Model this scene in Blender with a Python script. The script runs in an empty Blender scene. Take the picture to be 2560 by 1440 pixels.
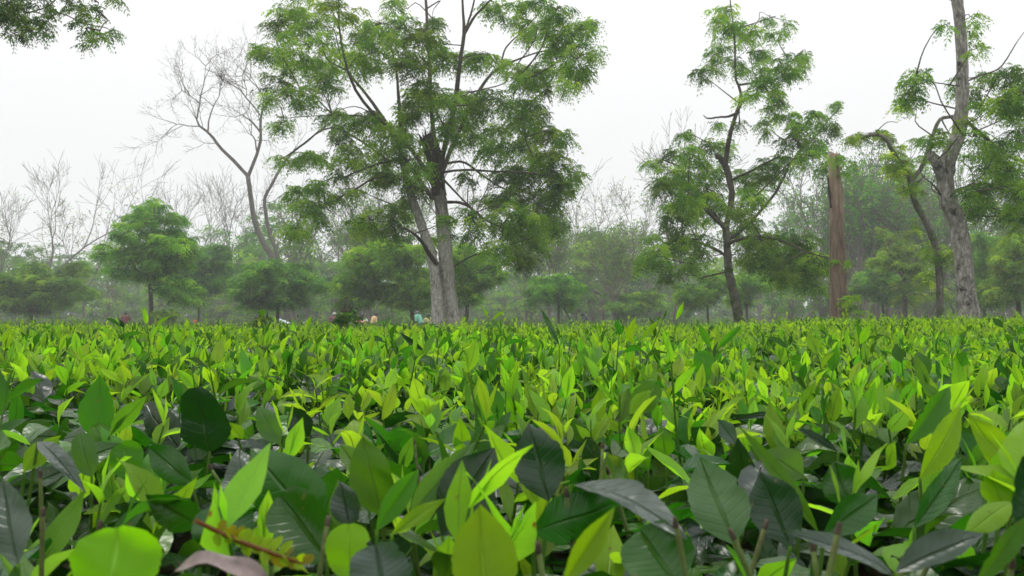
import bpy, math, random
import numpy as np
from mathutils import Vector, Matrix

# ------------------------------------------------------------------ camera, sky, sun, exposure
S = bpy.context.scene
COL = S.collection
R = np.random.default_rng(7)
random.seed(7)
FPX = 2460.0                       # focal length in pixels of the 2560 px wide photograph
CAMZ = 1.0
PITCH = math.atan(82 / FPX)

cam_d = bpy.data.cameras.new('camera')
cam = bpy.data.objects.new('camera', cam_d)
COL.objects.link(cam)
cam.location = (0, 0, CAMZ)
cam.rotation_euler = (math.pi / 2 + PITCH, 0, 0)
cam_d.sensor_width = 36.0
cam_d.lens = FPX / 2560 * 36.0
cam_d.clip_start = 0.02
cam_d.clip_end = 2000
cam_d.dof.use_dof = True
cam_d.dof.focus_distance = 2.6
cam_d.dof.aperture_fstop = 20.0
S.camera = cam

SUN_EL, SUN_AZ = math.radians(62), math.radians(-25)     # azimuth from +Y (the view direction), clockwise
world = bpy.data.worlds.new('World')
S.world = world
world.use_nodes = True
nt = world.node_tree
nt.nodes.clear()
out = nt.nodes.new('ShaderNodeOutputWorld')
bg = nt.nodes.new('ShaderNodeBackground')
sky = nt.nodes.new('ShaderNodeTexSky')
sky.sky_type = 'NISHITA'
sky.sun_disc = False
sky.sun_elevation = SUN_EL
sky.sun_rotation = SUN_AZ
sky.dust_density = 4.0
# an overcast sky: the clear sky's blue is nearly all covered by cloud that grows brighter towards the zenith
geo = nt.nodes.new('ShaderNodeNewGeometry')
sep = nt.nodes.new('ShaderNodeSeparateXYZ')
nt.links.new(geo.outputs['Incoming'], sep.inputs[0])
mneg = nt.nodes.new('ShaderNodeMath'); mneg.operation = 'ABSOLUTE'
nt.links.new(sep.outputs['Z'], mneg.inputs[0])
ramp = nt.nodes.new('ShaderNodeValToRGB')
cr = ramp.color_ramp
cr.interpolation = 'B_SPLINE'
K = 25.0
def cloud(v, b=1.0): return (v / K, v / K, v / K * b, 1)
cr.elements[0].position = 0.0; cr.elements[0].color = cloud(9.1, 1.01)
cr.elements[1].position = 1.0; cr.elements[1].color = cloud(24.0)
e = cr.elements.new(0.3); e.color = cloud(10.0, 1.005)
e = cr.elements.new(0.6); e.color = cloud(17.0)
nt.links.new(mneg.outputs[0], ramp.inputs[0])
sc = nt.nodes.new('ShaderNodeVectorMath'); sc.operation = 'SCALE'; sc.inputs['Scale'].default_value = K
nt.links.new(ramp.outputs[0], sc.inputs[0])
mix = nt.nodes.new('ShaderNodeMix'); mix.data_type = 'RGBA'; mix.inputs[0].default_value = 0.97
nt.links.new(sky.outputs[0], mix.inputs[6]); nt.links.new(sc.outputs[0], mix.inputs[7])
nt.links.new(mix.outputs[2], bg.inputs[0])
bg.inputs[1].default_value = 0.100
nt.links.new(bg.outputs[0], out.inputs[0])

sun_d = bpy.data.lights.new('sun', 'SUN')
sun_d.energy = 1.5
sun_d.angle = math.radians(16)
sun_d.color = (1.0, 0.96, 0.88)
sun = bpy.data.objects.new('sun', sun_d)
COL.objects.link(sun)
sdir = Vector((math.sin(SUN_AZ) * math.cos(SUN_EL), math.cos(SUN_AZ) * math.cos(SUN_EL), math.sin(SUN_EL)))
sun.rotation_euler = sdir.to_track_quat('Z', 'Y').to_euler()
sun.location = sdir * 60

S.view_settings.view_transform = 'Standard'
S.view_settings.look = 'None'
S.view_settings.gamma = 1
S.view_settings.exposure = 0.0
S.view_settings.use_curve_mapping = False
S.render.engine = 'CYCLES'
cy = S.cycles
cy.use_denoising = True
cy.max_bounces = 9
cy.diffuse_bounces = 5
cy.glossy_bounces = 2
cy.transmission_bounces = 6
cy.volume_bounces = 1
cy.use_adaptive_sampling = False
cy.caustics_reflective = False
cy.caustics_refractive = False
HAZE = 0.0016

# ------------------------------------------------------------------ helpers
def P(x, y, d):
    """world point at depth d (metres along +Y) behind pixel (x, y) of the 2560 x 1440 photograph"""
    u, v = (x - 1280) / FPX, (720 - y) / FPX
    dx, dy, dz = u, math.cos(PITCH) - v * math.sin(PITCH), math.sin(PITCH) + v * math.cos(PITCH)
    k = d / dy
    return np.array((dx * k, d, CAMZ + dz * k))

def ground_rel(d):        # height of the tea table relative to the camera, by depth
    return np.interp(d, [-40, 0, 2, 6, 12, 20, 30, 57, 90, 125, 220, 320], [-.155, -.155, -.15, -.16, -.19, -.23, -.26, -.23, -.03, .26, .60, .8])

def noise2(x, y, s=1.0, seed=0):
    x = np.asarray(x, float) / s; y = np.asarray(y, float) / s
    r = np.random.default_rng(100 + seed)
    v = 0
    for k in range(6):
        a = r.uniform(0, 2 * math.pi); f = r.uniform(.6, 1.9); ph = r.uniform(0, 6.28)
        v = v + np.sin((x * math.cos(a) + y * math.sin(a)) * f * 2 * math.pi / 2 + ph)
    return v / 6

def rise(x, y):           # the bed lies a little higher towards the right
    t = np.clip((np.asarray(x) / np.maximum(y, 1) - .16) / .2, 0, 1)
    return t * t * (3 - 2 * t) * np.interp(y, [0, 4, 10, 22, 40, 80], [0, .0, .07, .17, .12, 0])

def canopy(x, y):
    return CAMZ + ground_rel(y) + rise(x, y) + .032 * noise2(x, y, 1.5, 1) + .018 * noise2(x, y, .45, 2)

def ground(x, y):
    return CAMZ + ground_rel(y) + rise(x, y) - .86 + .04 * noise2(x, y, 3, 3)

def norm(a):
    return a / np.maximum(np.linalg.norm(a, axis=-1, keepdims=True), 1e-9)

class Acc:
    """gathers vertices, triangles/quads and per-vertex colours and UVs into ONE mesh"""
    def __init__(s):
        s.v = []; s.q = []; s.t = []; s.c = []; s.uv = []; s.n = 0
    def add(s, v, q=None, t=None, c=None, uv=None):
        v = np.asarray(v, np.float32).reshape(-1, 3); m = len(v)
        s.v.append(v)
        if q is not None and len(q): s.q.append(np.asarray(q, np.int32).reshape(-1, 4) + s.n)
        if t is not None and len(t): s.t.append(np.asarray(t, np.int32).reshape(-1, 3) + s.n)
        if c is None: c = (1, 1, 1)
        c = np.asarray(c, np.float32)
        if c.ndim == 1: c = np.broadcast_to(c[:3], (m, 3))
        s.c.append(c.reshape(-1, 3))
        s.uv.append(np.zeros((m, 2), np.float32) if uv is None else np.asarray(uv, np.float32).reshape(-1, 2))
        s.n += m
    def mesh(s, name, mats, smooth=True):
        me = bpy.data.meshes.new(name)
        v = np.concatenate(s.v)
        q = np.concatenate(s.q) if s.q else np.zeros((0, 4), np.int32)
        t = np.concatenate(s.t) if s.t else np.zeros((0, 3), np.int32)
        loops = np.concatenate([q.ravel(), t.ravel()])
        starts = np.concatenate([np.arange(len(q)) * 4, len(q) * 4 + np.arange(len(t)) * 3]).astype(np.int32)
        me.vertices.add(len(v)); me.vertices.foreach_set('co', v.ravel())
        me.loops.add(len(loops)); me.loops.foreach_set('vertex_index', loops.astype(np.int32))
        me.polygons.add(len(starts)); me.polygons.foreach_set('loop_start', starts)
        me.update(calc_edges=True)
        if smooth: me.polygons.foreach_set('use_smooth', np.ones(len(starts), bool))
        c = np.concatenate(s.c)
        ca = me.color_attributes.new('Col', 'FLOAT_COLOR', 'POINT')
        ca.data.foreach_set('color', np.concatenate([c, np.ones((len(c), 1), np.float32)], 1).ravel())
        uvl = me.uv_layers.new(name='UVMap')
        uvl.data.foreach_set('uv', np.concatenate(s.uv)[loops].ravel())
        for m in (mats if isinstance(mats, (list, tuple)) else [mats]): me.materials.append(m)
        me.validate()
        return me

def tag(o, label=None, cat=None, group=None, kind=None):
    if label: o['label'] = label
    if cat: o['category'] = cat
    if group: o['group'] = group
    if kind: o['kind'] = kind
    return o

def link(name, me, parent=None):
    o = bpy.data.objects.new(name, me)
    COL.objects.link(o)
    if parent is not None:
        o.parent = parent
    return o

def child(name, acc, mat, parent, kind=None, smooth=True):
    """acc holds world coordinates; the part is stored relative to its thing"""
    if not acc.v: return None
    base = np.array(parent.location, np.float32)
    acc.v = [a - base for a in acc.v]
    o = link(name, acc.mesh(name, mat, smooth), parent)
    if kind: o['kind'] = kind
    return o

def empty(name, loc, label, cat, group=None):
    o = bpy.data.objects.new(name, None)
    o.empty_display_size = .3
    o.location = tuple(float(a) for a in loc)
    COL.objects.link(o)
    return tag(o, label, cat, group)

def copy_tree(o, parent=None):
    c = o.copy(); COL.objects.link(c); c.parent = parent
    for ch in list(o.children): copy_tree(ch, c)
    return c

# ------------------------------------------------------------------ materials
def new_mat(name):
    m = bpy.data.materials.new(name); m.use_nodes = True
    m.node_tree.nodes.clear()
    return m, m.node_tree.nodes, m.node_tree.links

def mth(n, l, op, a, b=None, clamp=False):
    x = n.new('ShaderNodeMath'); x.operation = op; x.use_clamp = clamp
    for i, v in enumerate((a, b)):
        if v is None: continue
        if isinstance(v, (int, float)): x.inputs[i].default_value = v
        else: l.new(v, x.inputs[i])
    return x.outputs[0]

def mixc(n, l, f, a, b, blend='MIX'):
    x = n.new('ShaderNodeMix'); x.data_type = 'RGBA'; x.blend_type = blend
    for i, v in ((0, f), (6, a), (7, b)):
        if isinstance(v, (int, float)): x.inputs[i].default_value = v
        elif isinstance(v, tuple): x.inputs[i].default_value = v
        else: l.new(v, x.inputs[i])
    return x.outputs[2]

def noise_tex(n, l, scale, detail=3, vec=None, rough=.55):
    x = n.new('ShaderNodeTexNoise'); x.inputs['Scale'].default_value = scale
    x.inputs['Detail'].default_value = detail; x.inputs['Roughness'].default_value = rough
    if vec is not None: l.new(vec, x.inputs['Vector'])
    return x.outputs['Fac']

def cramp(n, l, f, stops):
    x = n.new('ShaderNodeValToRGB'); l.new(f, x.inputs[0])
    el = x.color_ramp.elements
    el[0].position, el[0].color = stops[0][0], (*stops[0][1], 1)
    el[1].position, el[1].color = stops[-1][0], (*stops[-1][1], 1)
    for p, c in stops[1:-1]:
        k = el.new(p); k.color = (*c, 1)
    return x.outputs[0]

def leaf_material(name, trans=.4, rough=.35, spec=.5, veins=True, vary=.25, tcol=(1.25, 1.15, .55), bump=.3, spots=True):
    """thin leaf: own colour comes from the Col attribute, light passes through as a yellower green"""
    m, n, l = new_mat(name)
    o = n.new('ShaderNodeOutputMaterial')
    at = n.new('ShaderNodeAttribute'); at.attribute_name = 'Col'
    col = at.outputs['Color']
    oi = n.new('ShaderNodeObjectInfo')
    tc = n.new('ShaderNodeTexCoord')
    hsv = n.new('ShaderNodeHueSaturation')
    l.new(col, hsv.inputs['Color'])
    l.new(mth(n, l, 'ADD', mth(n, l, 'MULTIPLY', oi.outputs['Random'], .03), .485), hsv.inputs['Hue'])
    nz = noise_tex(n, l, 28 if veins else 1.3, 3, tc.outputs['Object'])
    val = mth(n, l, 'ADD', mth(n, l, 'MULTIPLY', nz, vary * 2), 1 - vary)
    val = mth(n, l, 'MULTIPLY', val, mth(n, l, 'ADD', mth(n, l, 'MULTIPLY', oi.outputs['Random'], .3), .85)) if veins else val
    l.new(val, hsv.inputs['Value'])
    col = hsv.outputs[0]
    if veins:                 # yellower and duller areas within a blade
        big = mth(n, l, 'MULTIPLY', mth(n, l, 'SUBTRACT', noise_tex(n, l, 26, 3, tc.outputs['Object']), .45, True), 4, True)
        col = mixc(n, l, mth(n, l, 'MULTIPLY', big, .5), col, mixc(n, l, 1.0, col, (1.22, 1.02, 1.1, 1), 'MULTIPLY'))
    pr = n.new('ShaderNodeBsdfPrincipled')
    tr = n.new('ShaderNodeBsdfTranslucent')
    fac = trans
    if veins:
        uv = n.new('ShaderNodeUVMap'); sp = n.new('ShaderNodeSeparateXYZ'); l.new(uv.outputs[0], sp.inputs[0])
        u, v = sp.outputs['X'], sp.outputs['Y']
        av = mth(n, l, 'ABSOLUTE', mth(n, l, 'SUBTRACT', v, .5))
        mid = mth(n, l, 'SUBTRACT', 1, mth(n, l, 'MULTIPLY', av, 22), True)          # midrib
        wv = mth(n, l, 'FRACT', mth(n, l, 'MULTIPLY', mth(n, l, 'SUBTRACT', u, mth(n, l, 'MULTIPLY', av, .32)), 9))
        side = mth(n, l, 'SUBTRACT', 1, mth(n, l, 'MULTIPLY', mth(n, l, 'ABSOLUTE', mth(n, l, 'SUBTRACT', wv, .5)), 9), True)
        vein = mth(n, l, 'MAXIMUM', mid, mth(n, l, 'MULTIPLY', side, .14))
        fac = mth(n, l, 'MULTIPLY', trans, mth(n, l, 'SUBTRACT', 1, mth(n, l, 'MULTIPLY', vein, .85)))
        col = mixc(n, l, mth(n, l, 'MULTIPLY', mid, .22), col, (.08, .15, .03, 1))
        if spots:
            sn = noise_tex(n, l, 130, 2, tc.outputs['Object'])
            sf = mth(n, l, 'MULTIPLY', mth(n, l, 'SUBTRACT', sn, .69, True), 9, True)
            col = mixc(n, l, sf, col, (.16, .09, .03, 1))
        bp = n.new('ShaderNodeBump'); bp.inputs['Strength'].default_value = bump; bp.inputs['Distance'].default_value = .002
        hgt = mth(n, l, 'ADD', mth(n, l, 'MULTIPLY', vein, -1.0), mth(n, l, 'MULTIPLY', noise_tex(n, l, 24, 2, tc.outputs['Object']), 5.0))
        l.new(hgt, bp.inputs['Height'])
        l.new(bp.outputs[0], pr.inputs['Normal'])
    l.new(col, pr.inputs['Base Color'])
    pr.inputs['Roughness'].default_value = rough
    pr.inputs['Specular IOR Level'].default_value = spec
    tcn = mixc(n, l, 1.0, col, (*tcol, 1), 'MULTIPLY')
    l.new(tcn, tr.inputs['Color'])
    mx = n.new('ShaderNodeMixShader')
    if isinstance(fac, (int, float)): mx.inputs[0].default_value = fac
    else: l.new(fac, mx.inputs[0])
    l.new(pr.outputs[0], mx.inputs[1]); l.new(tr.outputs[0], mx.inputs[2])
    l.new(mx.outputs[0], o.inputs[0])
    return m

M = {}
M['tea_old'] = leaf_material('mature_tea_leaf', .32, .27, .36, tcol=(1.0, 1.9, .2), vary=.35, bump=.8)
M['tea_new'] = leaf_material('young_tea_leaf', .6, .42, .18, tcol=(1.45, 1.5, .4), vary=.3, bump=.6)
M['tree_leaf'] = leaf_material('feathery_leaf', .5, .55, .3, veins=False, tcol=(1.5, 1.35, .5), vary=.15)
M['far_leaf'] = leaf_material('hazy_tree_leaf', .45, .6, .25, veins=False, tcol=(1.4, 1.3, .6), vary=.15)

def bark_material(name, base, light, dark, moss=None, lichen=.5, scale=6.0, bump=.6, patch=.4, fade=None):
    m, n, l = new_mat(name)
    o = n.new('ShaderNodeOutputMaterial'); pr = n.new('ShaderNodeBsdfPrincipled')
    tc = n.new('ShaderNodeTexCoord'); mp = n.new('ShaderNodeMapping')
    l.new(tc.outputs['Object'], mp.inputs[0]); mp.inputs['Scale'].default_value = (1, 1, .35)
    a = noise_tex(n, l, scale, 5, mp.outputs[0], .65)
    b = noise_tex(n, l, scale * 3.5, 7, mp.outputs[0], .75)
    c = noise_tex(n, l, scale * .75, 8, tc.outputs['Object'], .7)
    col = cramp(n, l, a, [(.3, dark), (.5, base), (.68, base)])
    lf = mth(n, l, 'MULTIPLY', mth(n, l, 'SUBTRACT', b, .60 - lichen * .22, True), 5, True)
    col = mixc(n, l, lf, col, (*light, 1))
    if fade:                  # the upper trunk carries dark wet bark
        sz = n.new('ShaderNodeSeparateXYZ'); l.new(tc.outputs['Object'], sz.inputs[0])
        ff = mth(n, l, 'MULTIPLY', mth(n, l, 'ADD', mth(n, l, 'SUBTRACT', sz.outputs['Z'], fade), mth(n, l, 'MULTIPLY', mth(n, l, 'SUBTRACT', a, .5), 2.5)), .9, True)
        col = mixc(n, l, mth(n, l, 'MULTIPLY', ff, .8), col, (.035, .03, .025, 1))
    df = mth(n, l, 'MULTIPLY', mth(n, l, 'SUBTRACT', c, .72 - patch * .25, True), 8, True)
    col = mixc(n, l, df, col, (dark[0] * .5, dark[1] * .5, dark[2] * .5, 1))
    if moss:
        mf = mth(n, l, 'MULTIPLY', mth(n, l, 'SUBTRACT', noise_tex(n, l, scale * .7, 4, tc.outputs['Object']), .48, True), 7, True)
        col = mixc(n, l, mf, col, (*moss, 1))
    l.new(col, pr.inputs['Base Color']); pr.inputs['Roughness'].default_value = .9
    pr.inputs['Specular IOR Level'].default_value = .15
    bp = n.new('ShaderNodeBump'); bp.inputs['Strength'].default_value = bump; bp.inputs['Distance'].default_value = .03
    l.new(mth(n, l, 'ADD', a, b), bp.inputs['Height']); l.new(bp.outputs[0], pr.inputs['Normal'])
    l.new(pr.outputs[0], o.inputs[0])
    return m

M['bark'] = bark_material('grey_mottled_bark', (.30, .285, .25), (.58, .57, .52), (.05, .045, .04), lichen=.6, patch=.45, fade=3.3)
M['bark_right'] = bark_material('lichen_blotched_bark', (.19, .175, .155), (.46, .44, .40), (.05, .045, .038), lichen=.6, scale=5, patch=.75)
M['bark_moss'] = bark_material('mossy_bark', (.12, .11, .09), (.27, .26, .22), (.045, .04, .035), moss=(.05, .085, .02), scale=7, patch=.4)
M['bark_dark'] = bark_material('dark_torn_wood', (.05, .038, .03), (.09, .075, .06), (.018, .014, .012), lichen=.2, scale=9)
M['bark_limb'] = bark_material('brown_limb_bark', (.085, .07, .055), (.16, .15, .13), (.035, .03, .025), lichen=.3, scale=9)
M['bark_bare'] = bark_material('pale_bare_bark', (.13, .115, .10), (.20, .185, .165), (.07, .06, .05), lichen=.4, scale=4)
M['bark_far'] = bark_material('far_tree_bark', (.17, .145, .12), (.26, .24, .2), (.07, .06, .05), lichen=.3, scale=3)

def plain(name, col, rough=.85, vary=.3, scale=20, spec=.2):
    m, n, l = new_mat(name)
    o = n.new('ShaderNodeOutputMaterial'); pr = n.new('ShaderNodeBsdfPrincipled')
    tc = n.new('ShaderNodeTexCoord')
    f = noise_tex(n, l, scale, 4, tc.outputs['Object'])
    d = tuple(c * (1 - vary) for c in col); e_ = tuple(min(1, c * (1 + vary)) for c in col)
    l.new(cramp(n, l, f, [(.3, d), (.7, e_)]), pr.inputs['Base Color'])
    pr.inputs['Roughness'].default_value = rough; pr.inputs['Specular IOR Level'].default_value = spec
    l.new(pr.outputs[0], o.inputs[0])
    return m

# ------------------------------------------------------------------ leaf and tube geometry
def leaf_grid(rows, cols, profile, n):
    pass

PROF_U = np.linspace(0, 1, 11)
PROF_MATURE = np.array([.05, .45, .75, .93, 1.0, .99, .92, .78, .56, .28, .0])
PROF_YOUNG = np.array([.06, .42, .72, .92, 1.0, .97, .84, .64, .42, .2, .0])
PROF_ROUND = np.array([.12, .62, .86, .97, 1.0, 1.0, .97, .92, .84, .66, .22])

def leaf_batch(acc, base, dirv, nrm, L, W, bend=0., fold=.25, wave=0., rows=5, cols=2, prof=PROF_MATURE, color=(.05, .1, .02), twist=0.):
    """n leaves at once; cols counts strips across (even); each leaf is a bent, folded blade with a midrib line"""
    base = np.atleast_2d(base); n = len(base)
    f = lambda a: np.broadcast_to(np.asarray(a, float), (n,))[:, None]
    L, W, bend, fold, wave, twist = map(f, (L, W, bend, fold, wave, twist))
    dirv = norm(np.atleast_2d(dirv)); nrm = np.atleast_2d(nrm)
    side = norm(np.cross(dirv, nrm)); nrm = np.cross(side, dirv)
    u = np.linspace(0, 1, rows + 1); du = 1 / rows
    th = bend * (u[None, :] - .5 * du)
    cx = np.concatenate([np.zeros((n, 1)), np.cumsum(np.cos(th[:, 1:]) * du, 1)], 1) * L
    cz = -np.concatenate([np.zeros((n, 1)), np.cumsum(np.sin(th[:, 1:]) * du, 1)], 1) * L
    wid = np.interp(u, PROF_U, prof)[None, :] * W * .5
    vv = np.linspace(-1, 1, cols + 1)
    C = base[:, None, :] + cx[..., None] * dirv[:, None, :] + cz[..., None] * nrm[:, None, :]
    ang = twist * u[None, :]
    s2 = side[:, None, :] * np.cos(ang)[..., None] + nrm[:, None, :] * np.sin(ang)[..., None]
    n2 = nrm[:, None, :] * np.cos(ang)[..., None] - side[:, None, :] * np.sin(ang)[..., None]
    # bend the local normal along the curve
    n2 = n2 * np.cos(bend * u[None, :])[..., None] + dirv[:, None, :] * np.sin(bend * u[None, :])[..., None]
    ph = R.uniform(0, 6.28, (n, 1, 1))
    off = np.abs(vv)[None, None, :] * (wid * np.sin(fold))[..., None] \
        + (wave * W)[..., None] * np.sin(u[None, :, None] * 13 + ph + 2.2 * np.sign(vv)[None, None, :]) * (vv ** 2)[None, None, :] * (wid / np.maximum(W * .5, 1e-6))[..., None]
    if rows > 3:
        f1, f2 = R.uniform(3, 8, (n, 1, 1)), R.uniform(1, 3, (n, 1, 1))
        off = off + (.07 * W)[..., None] * np.sin(f1 * u[None, :, None] + f2 * vv[None, None, :] + ph * 1.7) * (u * (1.15 - u) * 3)[None, :, None] \
            + R.uniform(-.35, .25, (n, 1, 1)) * (vv ** 2)[None, None, :] * (wid ** 2 / np.maximum(W * .5, 1e-6))[..., None]
    lat = vv[None, None, :] * (wid * np.cos(fold))[..., None] * (1 + .10 * np.sin(u * 5 + 1)[None, :, None] * R.uniform(-1, 1, (n, 1, 1)))
    if rows >= 16:            # close leaves: toothed rim and bites taken out of it
        lat = lat * (1 + .018 * np.sign(np.sin(u * 95))[None, :, None] * (np.abs(vv) > .9)[None, None, :])
        for _ in range(R.integers(0, 3)):
            u0, w0, dp = R.uniform(.25, .95), R.uniform(.015, .04), R.uniform(.10, .30); sd = R.choice([-1, 1])
            lat = lat * (1 - dp * np.exp(-((u - u0) / w0) ** 2)[None, :, None] * ((vv * sd > 0) * np.abs(vv))[None, None, :])
    V = C[:, :, None, :] + lat[..., None] * s2[:, :, None, :] + off[..., None] * n2[:, :, None, :]
    nr, nc = rows + 1, cols + 1
    idx = np.arange(nr * nc).reshape(nr, nc)
    q = np.stack([idx[:-1, :-1], idx[:-1, 1:], idx[1:, 1:], idx[1:, :-1]], -1).reshape(-1, 4)
    Q = (q[None] + (np.arange(n) * nr * nc)[:, None, None]).reshape(-1, 4)
    uv = np.stack(np.meshgrid(u, (vv + 1) / 2, indexing='ij'), -1).reshape(1, -1, 2).repeat(n, 0)
    c = np.atleast_2d(np.asarray(color, float))
    c = np.broadcast_to(c, (n, 3))[:, None, :].repeat(nr * nc, 1)
    acc.add(V.reshape(-1, 3), q=Q, c=c.reshape(-1, 3), uv=uv.reshape(-1, 2))

def smooth_line(pts, rad, k):
    """Catmull-Rom through the points, k samples"""
    pts = np.asarray(pts, float); rad = np.asarray(rad, float); n = len(pts)
    if n == 2:
        t = np.linspace(0, 1, k)[:, None]
        return pts[0] * (1 - t) + pts[1] * t, rad[0] * (1 - t[:, 0]) + rad[1] * t[:, 0]
    ext = np.vstack([2 * pts[0] - pts[1], pts, 2 * pts[-1] - pts[-2]])
    ts = np.linspace(0, n - 1 - 1e-6, k); i = ts.astype(int); f = (ts - i)[:, None]
    p0, p1, p2, p3 = ext[i], ext[i + 1], ext[i + 2], ext[i + 3]
    q = .5 * (2 * p1 + (p2 - p0) * f + (2 * p0 - 5 * p1 + 4 * p2 - p3) * f ** 2 + (3 * p1 - p0 - 3 * p2 + p3) * f ** 3)
    return q, np.interp(ts, np.arange(n), rad)

def tubes(acc, lines, rads, sides=6, color=(1, 1, 1), cap=True, rough=0., flutes=None):
    """lines: (n, K, 3), rads: (n, K)"""
    L = np.asarray(lines, float); r = np.asarray(rads, float)
    n, K = L.shape[:2]
    T = np.gradient(L, axis=1); T = norm(T)
    mean = norm(L[:, -1] - L[:, 0])
    ref = np.where(np.abs(mean[:, 2:3]) > .8, np.array([[1., .1, 0]]), np.array([[0, 0, 1.]]))
    A = norm(np.cross(T, ref[:, None, :])); B = np.cross(T, A)
    a = np.linspace(0, 2 * math.pi, sides, endpoint=False)
    rr = r[:, :, None] * np.ones(sides)
    if rough: rr = rr * (1 + rough * R.standard_normal((n, K, sides)))
    if flutes is not None: rr = rr * (1 + flutes(np.linspace(0, 1, K)[None, :, None], a[None, None, :]))
    V = L[:, :, None, :] + rr[..., None] * (np.cos(a)[None, None, :, None] * A[:, :, None, :] + np.sin(a)[None, None, :, None] * B[:, :, None, :])
    idx = np.arange(K * sides).reshape(K, sides); nx = np.roll(idx, -1, 1)
    q = np.stack([idx[:-1], nx[:-1], nx[1:], idx[1:]], -1).reshape(-1, 4)
    Q = (q[None] + (np.arange(n) * K * sides)[:, None, None]).reshape(-1, 4)
    t = None
    if cap and n == 1 and sides > 4:
        cv = L[:, -1:, :] ; V = np.concatenate([V.reshape(n, -1, 3), cv], 1)
        top = idx[-1]; t = np.stack([top, np.roll(top, -1), np.full(sides, K * sides)], -1)
    acc.add(V.reshape(-1, 3), q=Q, t=t, c=color)

def limb(acc, pts, rad, k=14, sides=10, rough=.04, wob=0., color=(1, 1, 1), flutes=None):
    q, r = smooth_line(pts, rad, k)
    if wob:
        w = np.cumsum(R.standard_normal((k, 3)), 0); w -= np.linspace(0, 1, k)[:, None] * w[-1]
        q = q + w * wob * r.max()
    tubes(acc, q[None], r[None], sides, color, True, rough, flutes)
    return q, r

def fronds(acc, base, dirv, L, pairs=5, droop=.5, plen=.42, pwid=.16, color=(.05, .1, .03)):
    """feathery compound leaves: narrow leaflets hanging from a drooping midrib, one rhombus per leaflet"""
    n = len(base); L = np.broadcast_to(np.asarray(L, float), (n,))
    t = np.linspace(.22, .95, pairs)
    d = norm(dirv); side = norm(np.cross(d, np.array([0, 0, 1.])) + 1e-6 * R.standard_normal((n, 3)))
    droop = np.broadcast_to(np.asarray(droop, float), (n,))
    pos = base[:, None, :] + d[:, None, :] * (L[:, None] * t)[..., None]
    pos[..., 2] -= (droop * L)[:, None] * t ** 2
    sg = np.array([-1., 1.])
    ld = d[:, None, None, :] * .55 + side[:, None, None, :] * sg[None, None, :, None] + np.array([0, 0, -.55]) + .25 * R.standard_normal((n, pairs, 2, 3))
    ld = norm(ld)
    pl = L[:, None, None] * plen * (1 - .35 * np.abs(t - .5)[None, :, None] * 2) * R.uniform(.7, 1.2, (n, pairs, 2))
    w = norm(np.cross(ld, R.standard_normal((n, pairs, 2, 3)))) * (pl * pwid)[..., None]
    p0 = np.broadcast_to(pos[:, :, None, :], ld.shape)
    m = p0 + ld * (pl * .45)[..., None]
    tip = p0 + ld * pl[..., None]; tip[..., 2] -= pl * .25
    V = np.stack([p0, m + w, tip, m - w], -2)
    N = n * pairs * 2
    Q = np.arange(N * 4).reshape(-1, 4)
    c = np.broadcast_to(np.asarray(color, float), (n, 3))[:, None, :].repeat(pairs * 2 * 4, 1)
    acc.add(V.reshape(-1, 3), q=Q, c=c.reshape(-1, 3))

def dirs(n, elo, ehi):
    a = R.uniform(0, 2 * math.pi, n); e_ = R.uniform(elo, ehi, n)
    return np.stack([np.cos(a) * np.cos(e_), np.sin(a) * np.cos(e_), np.sin(e_)], -1)

# foliage colours (real leaf colours)
GREENS = np.array([(.086, .225, .020), (.122, .280, .024), (.055, .170, .024), (.185, .350, .030), (.036, .118, .028)])

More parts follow.
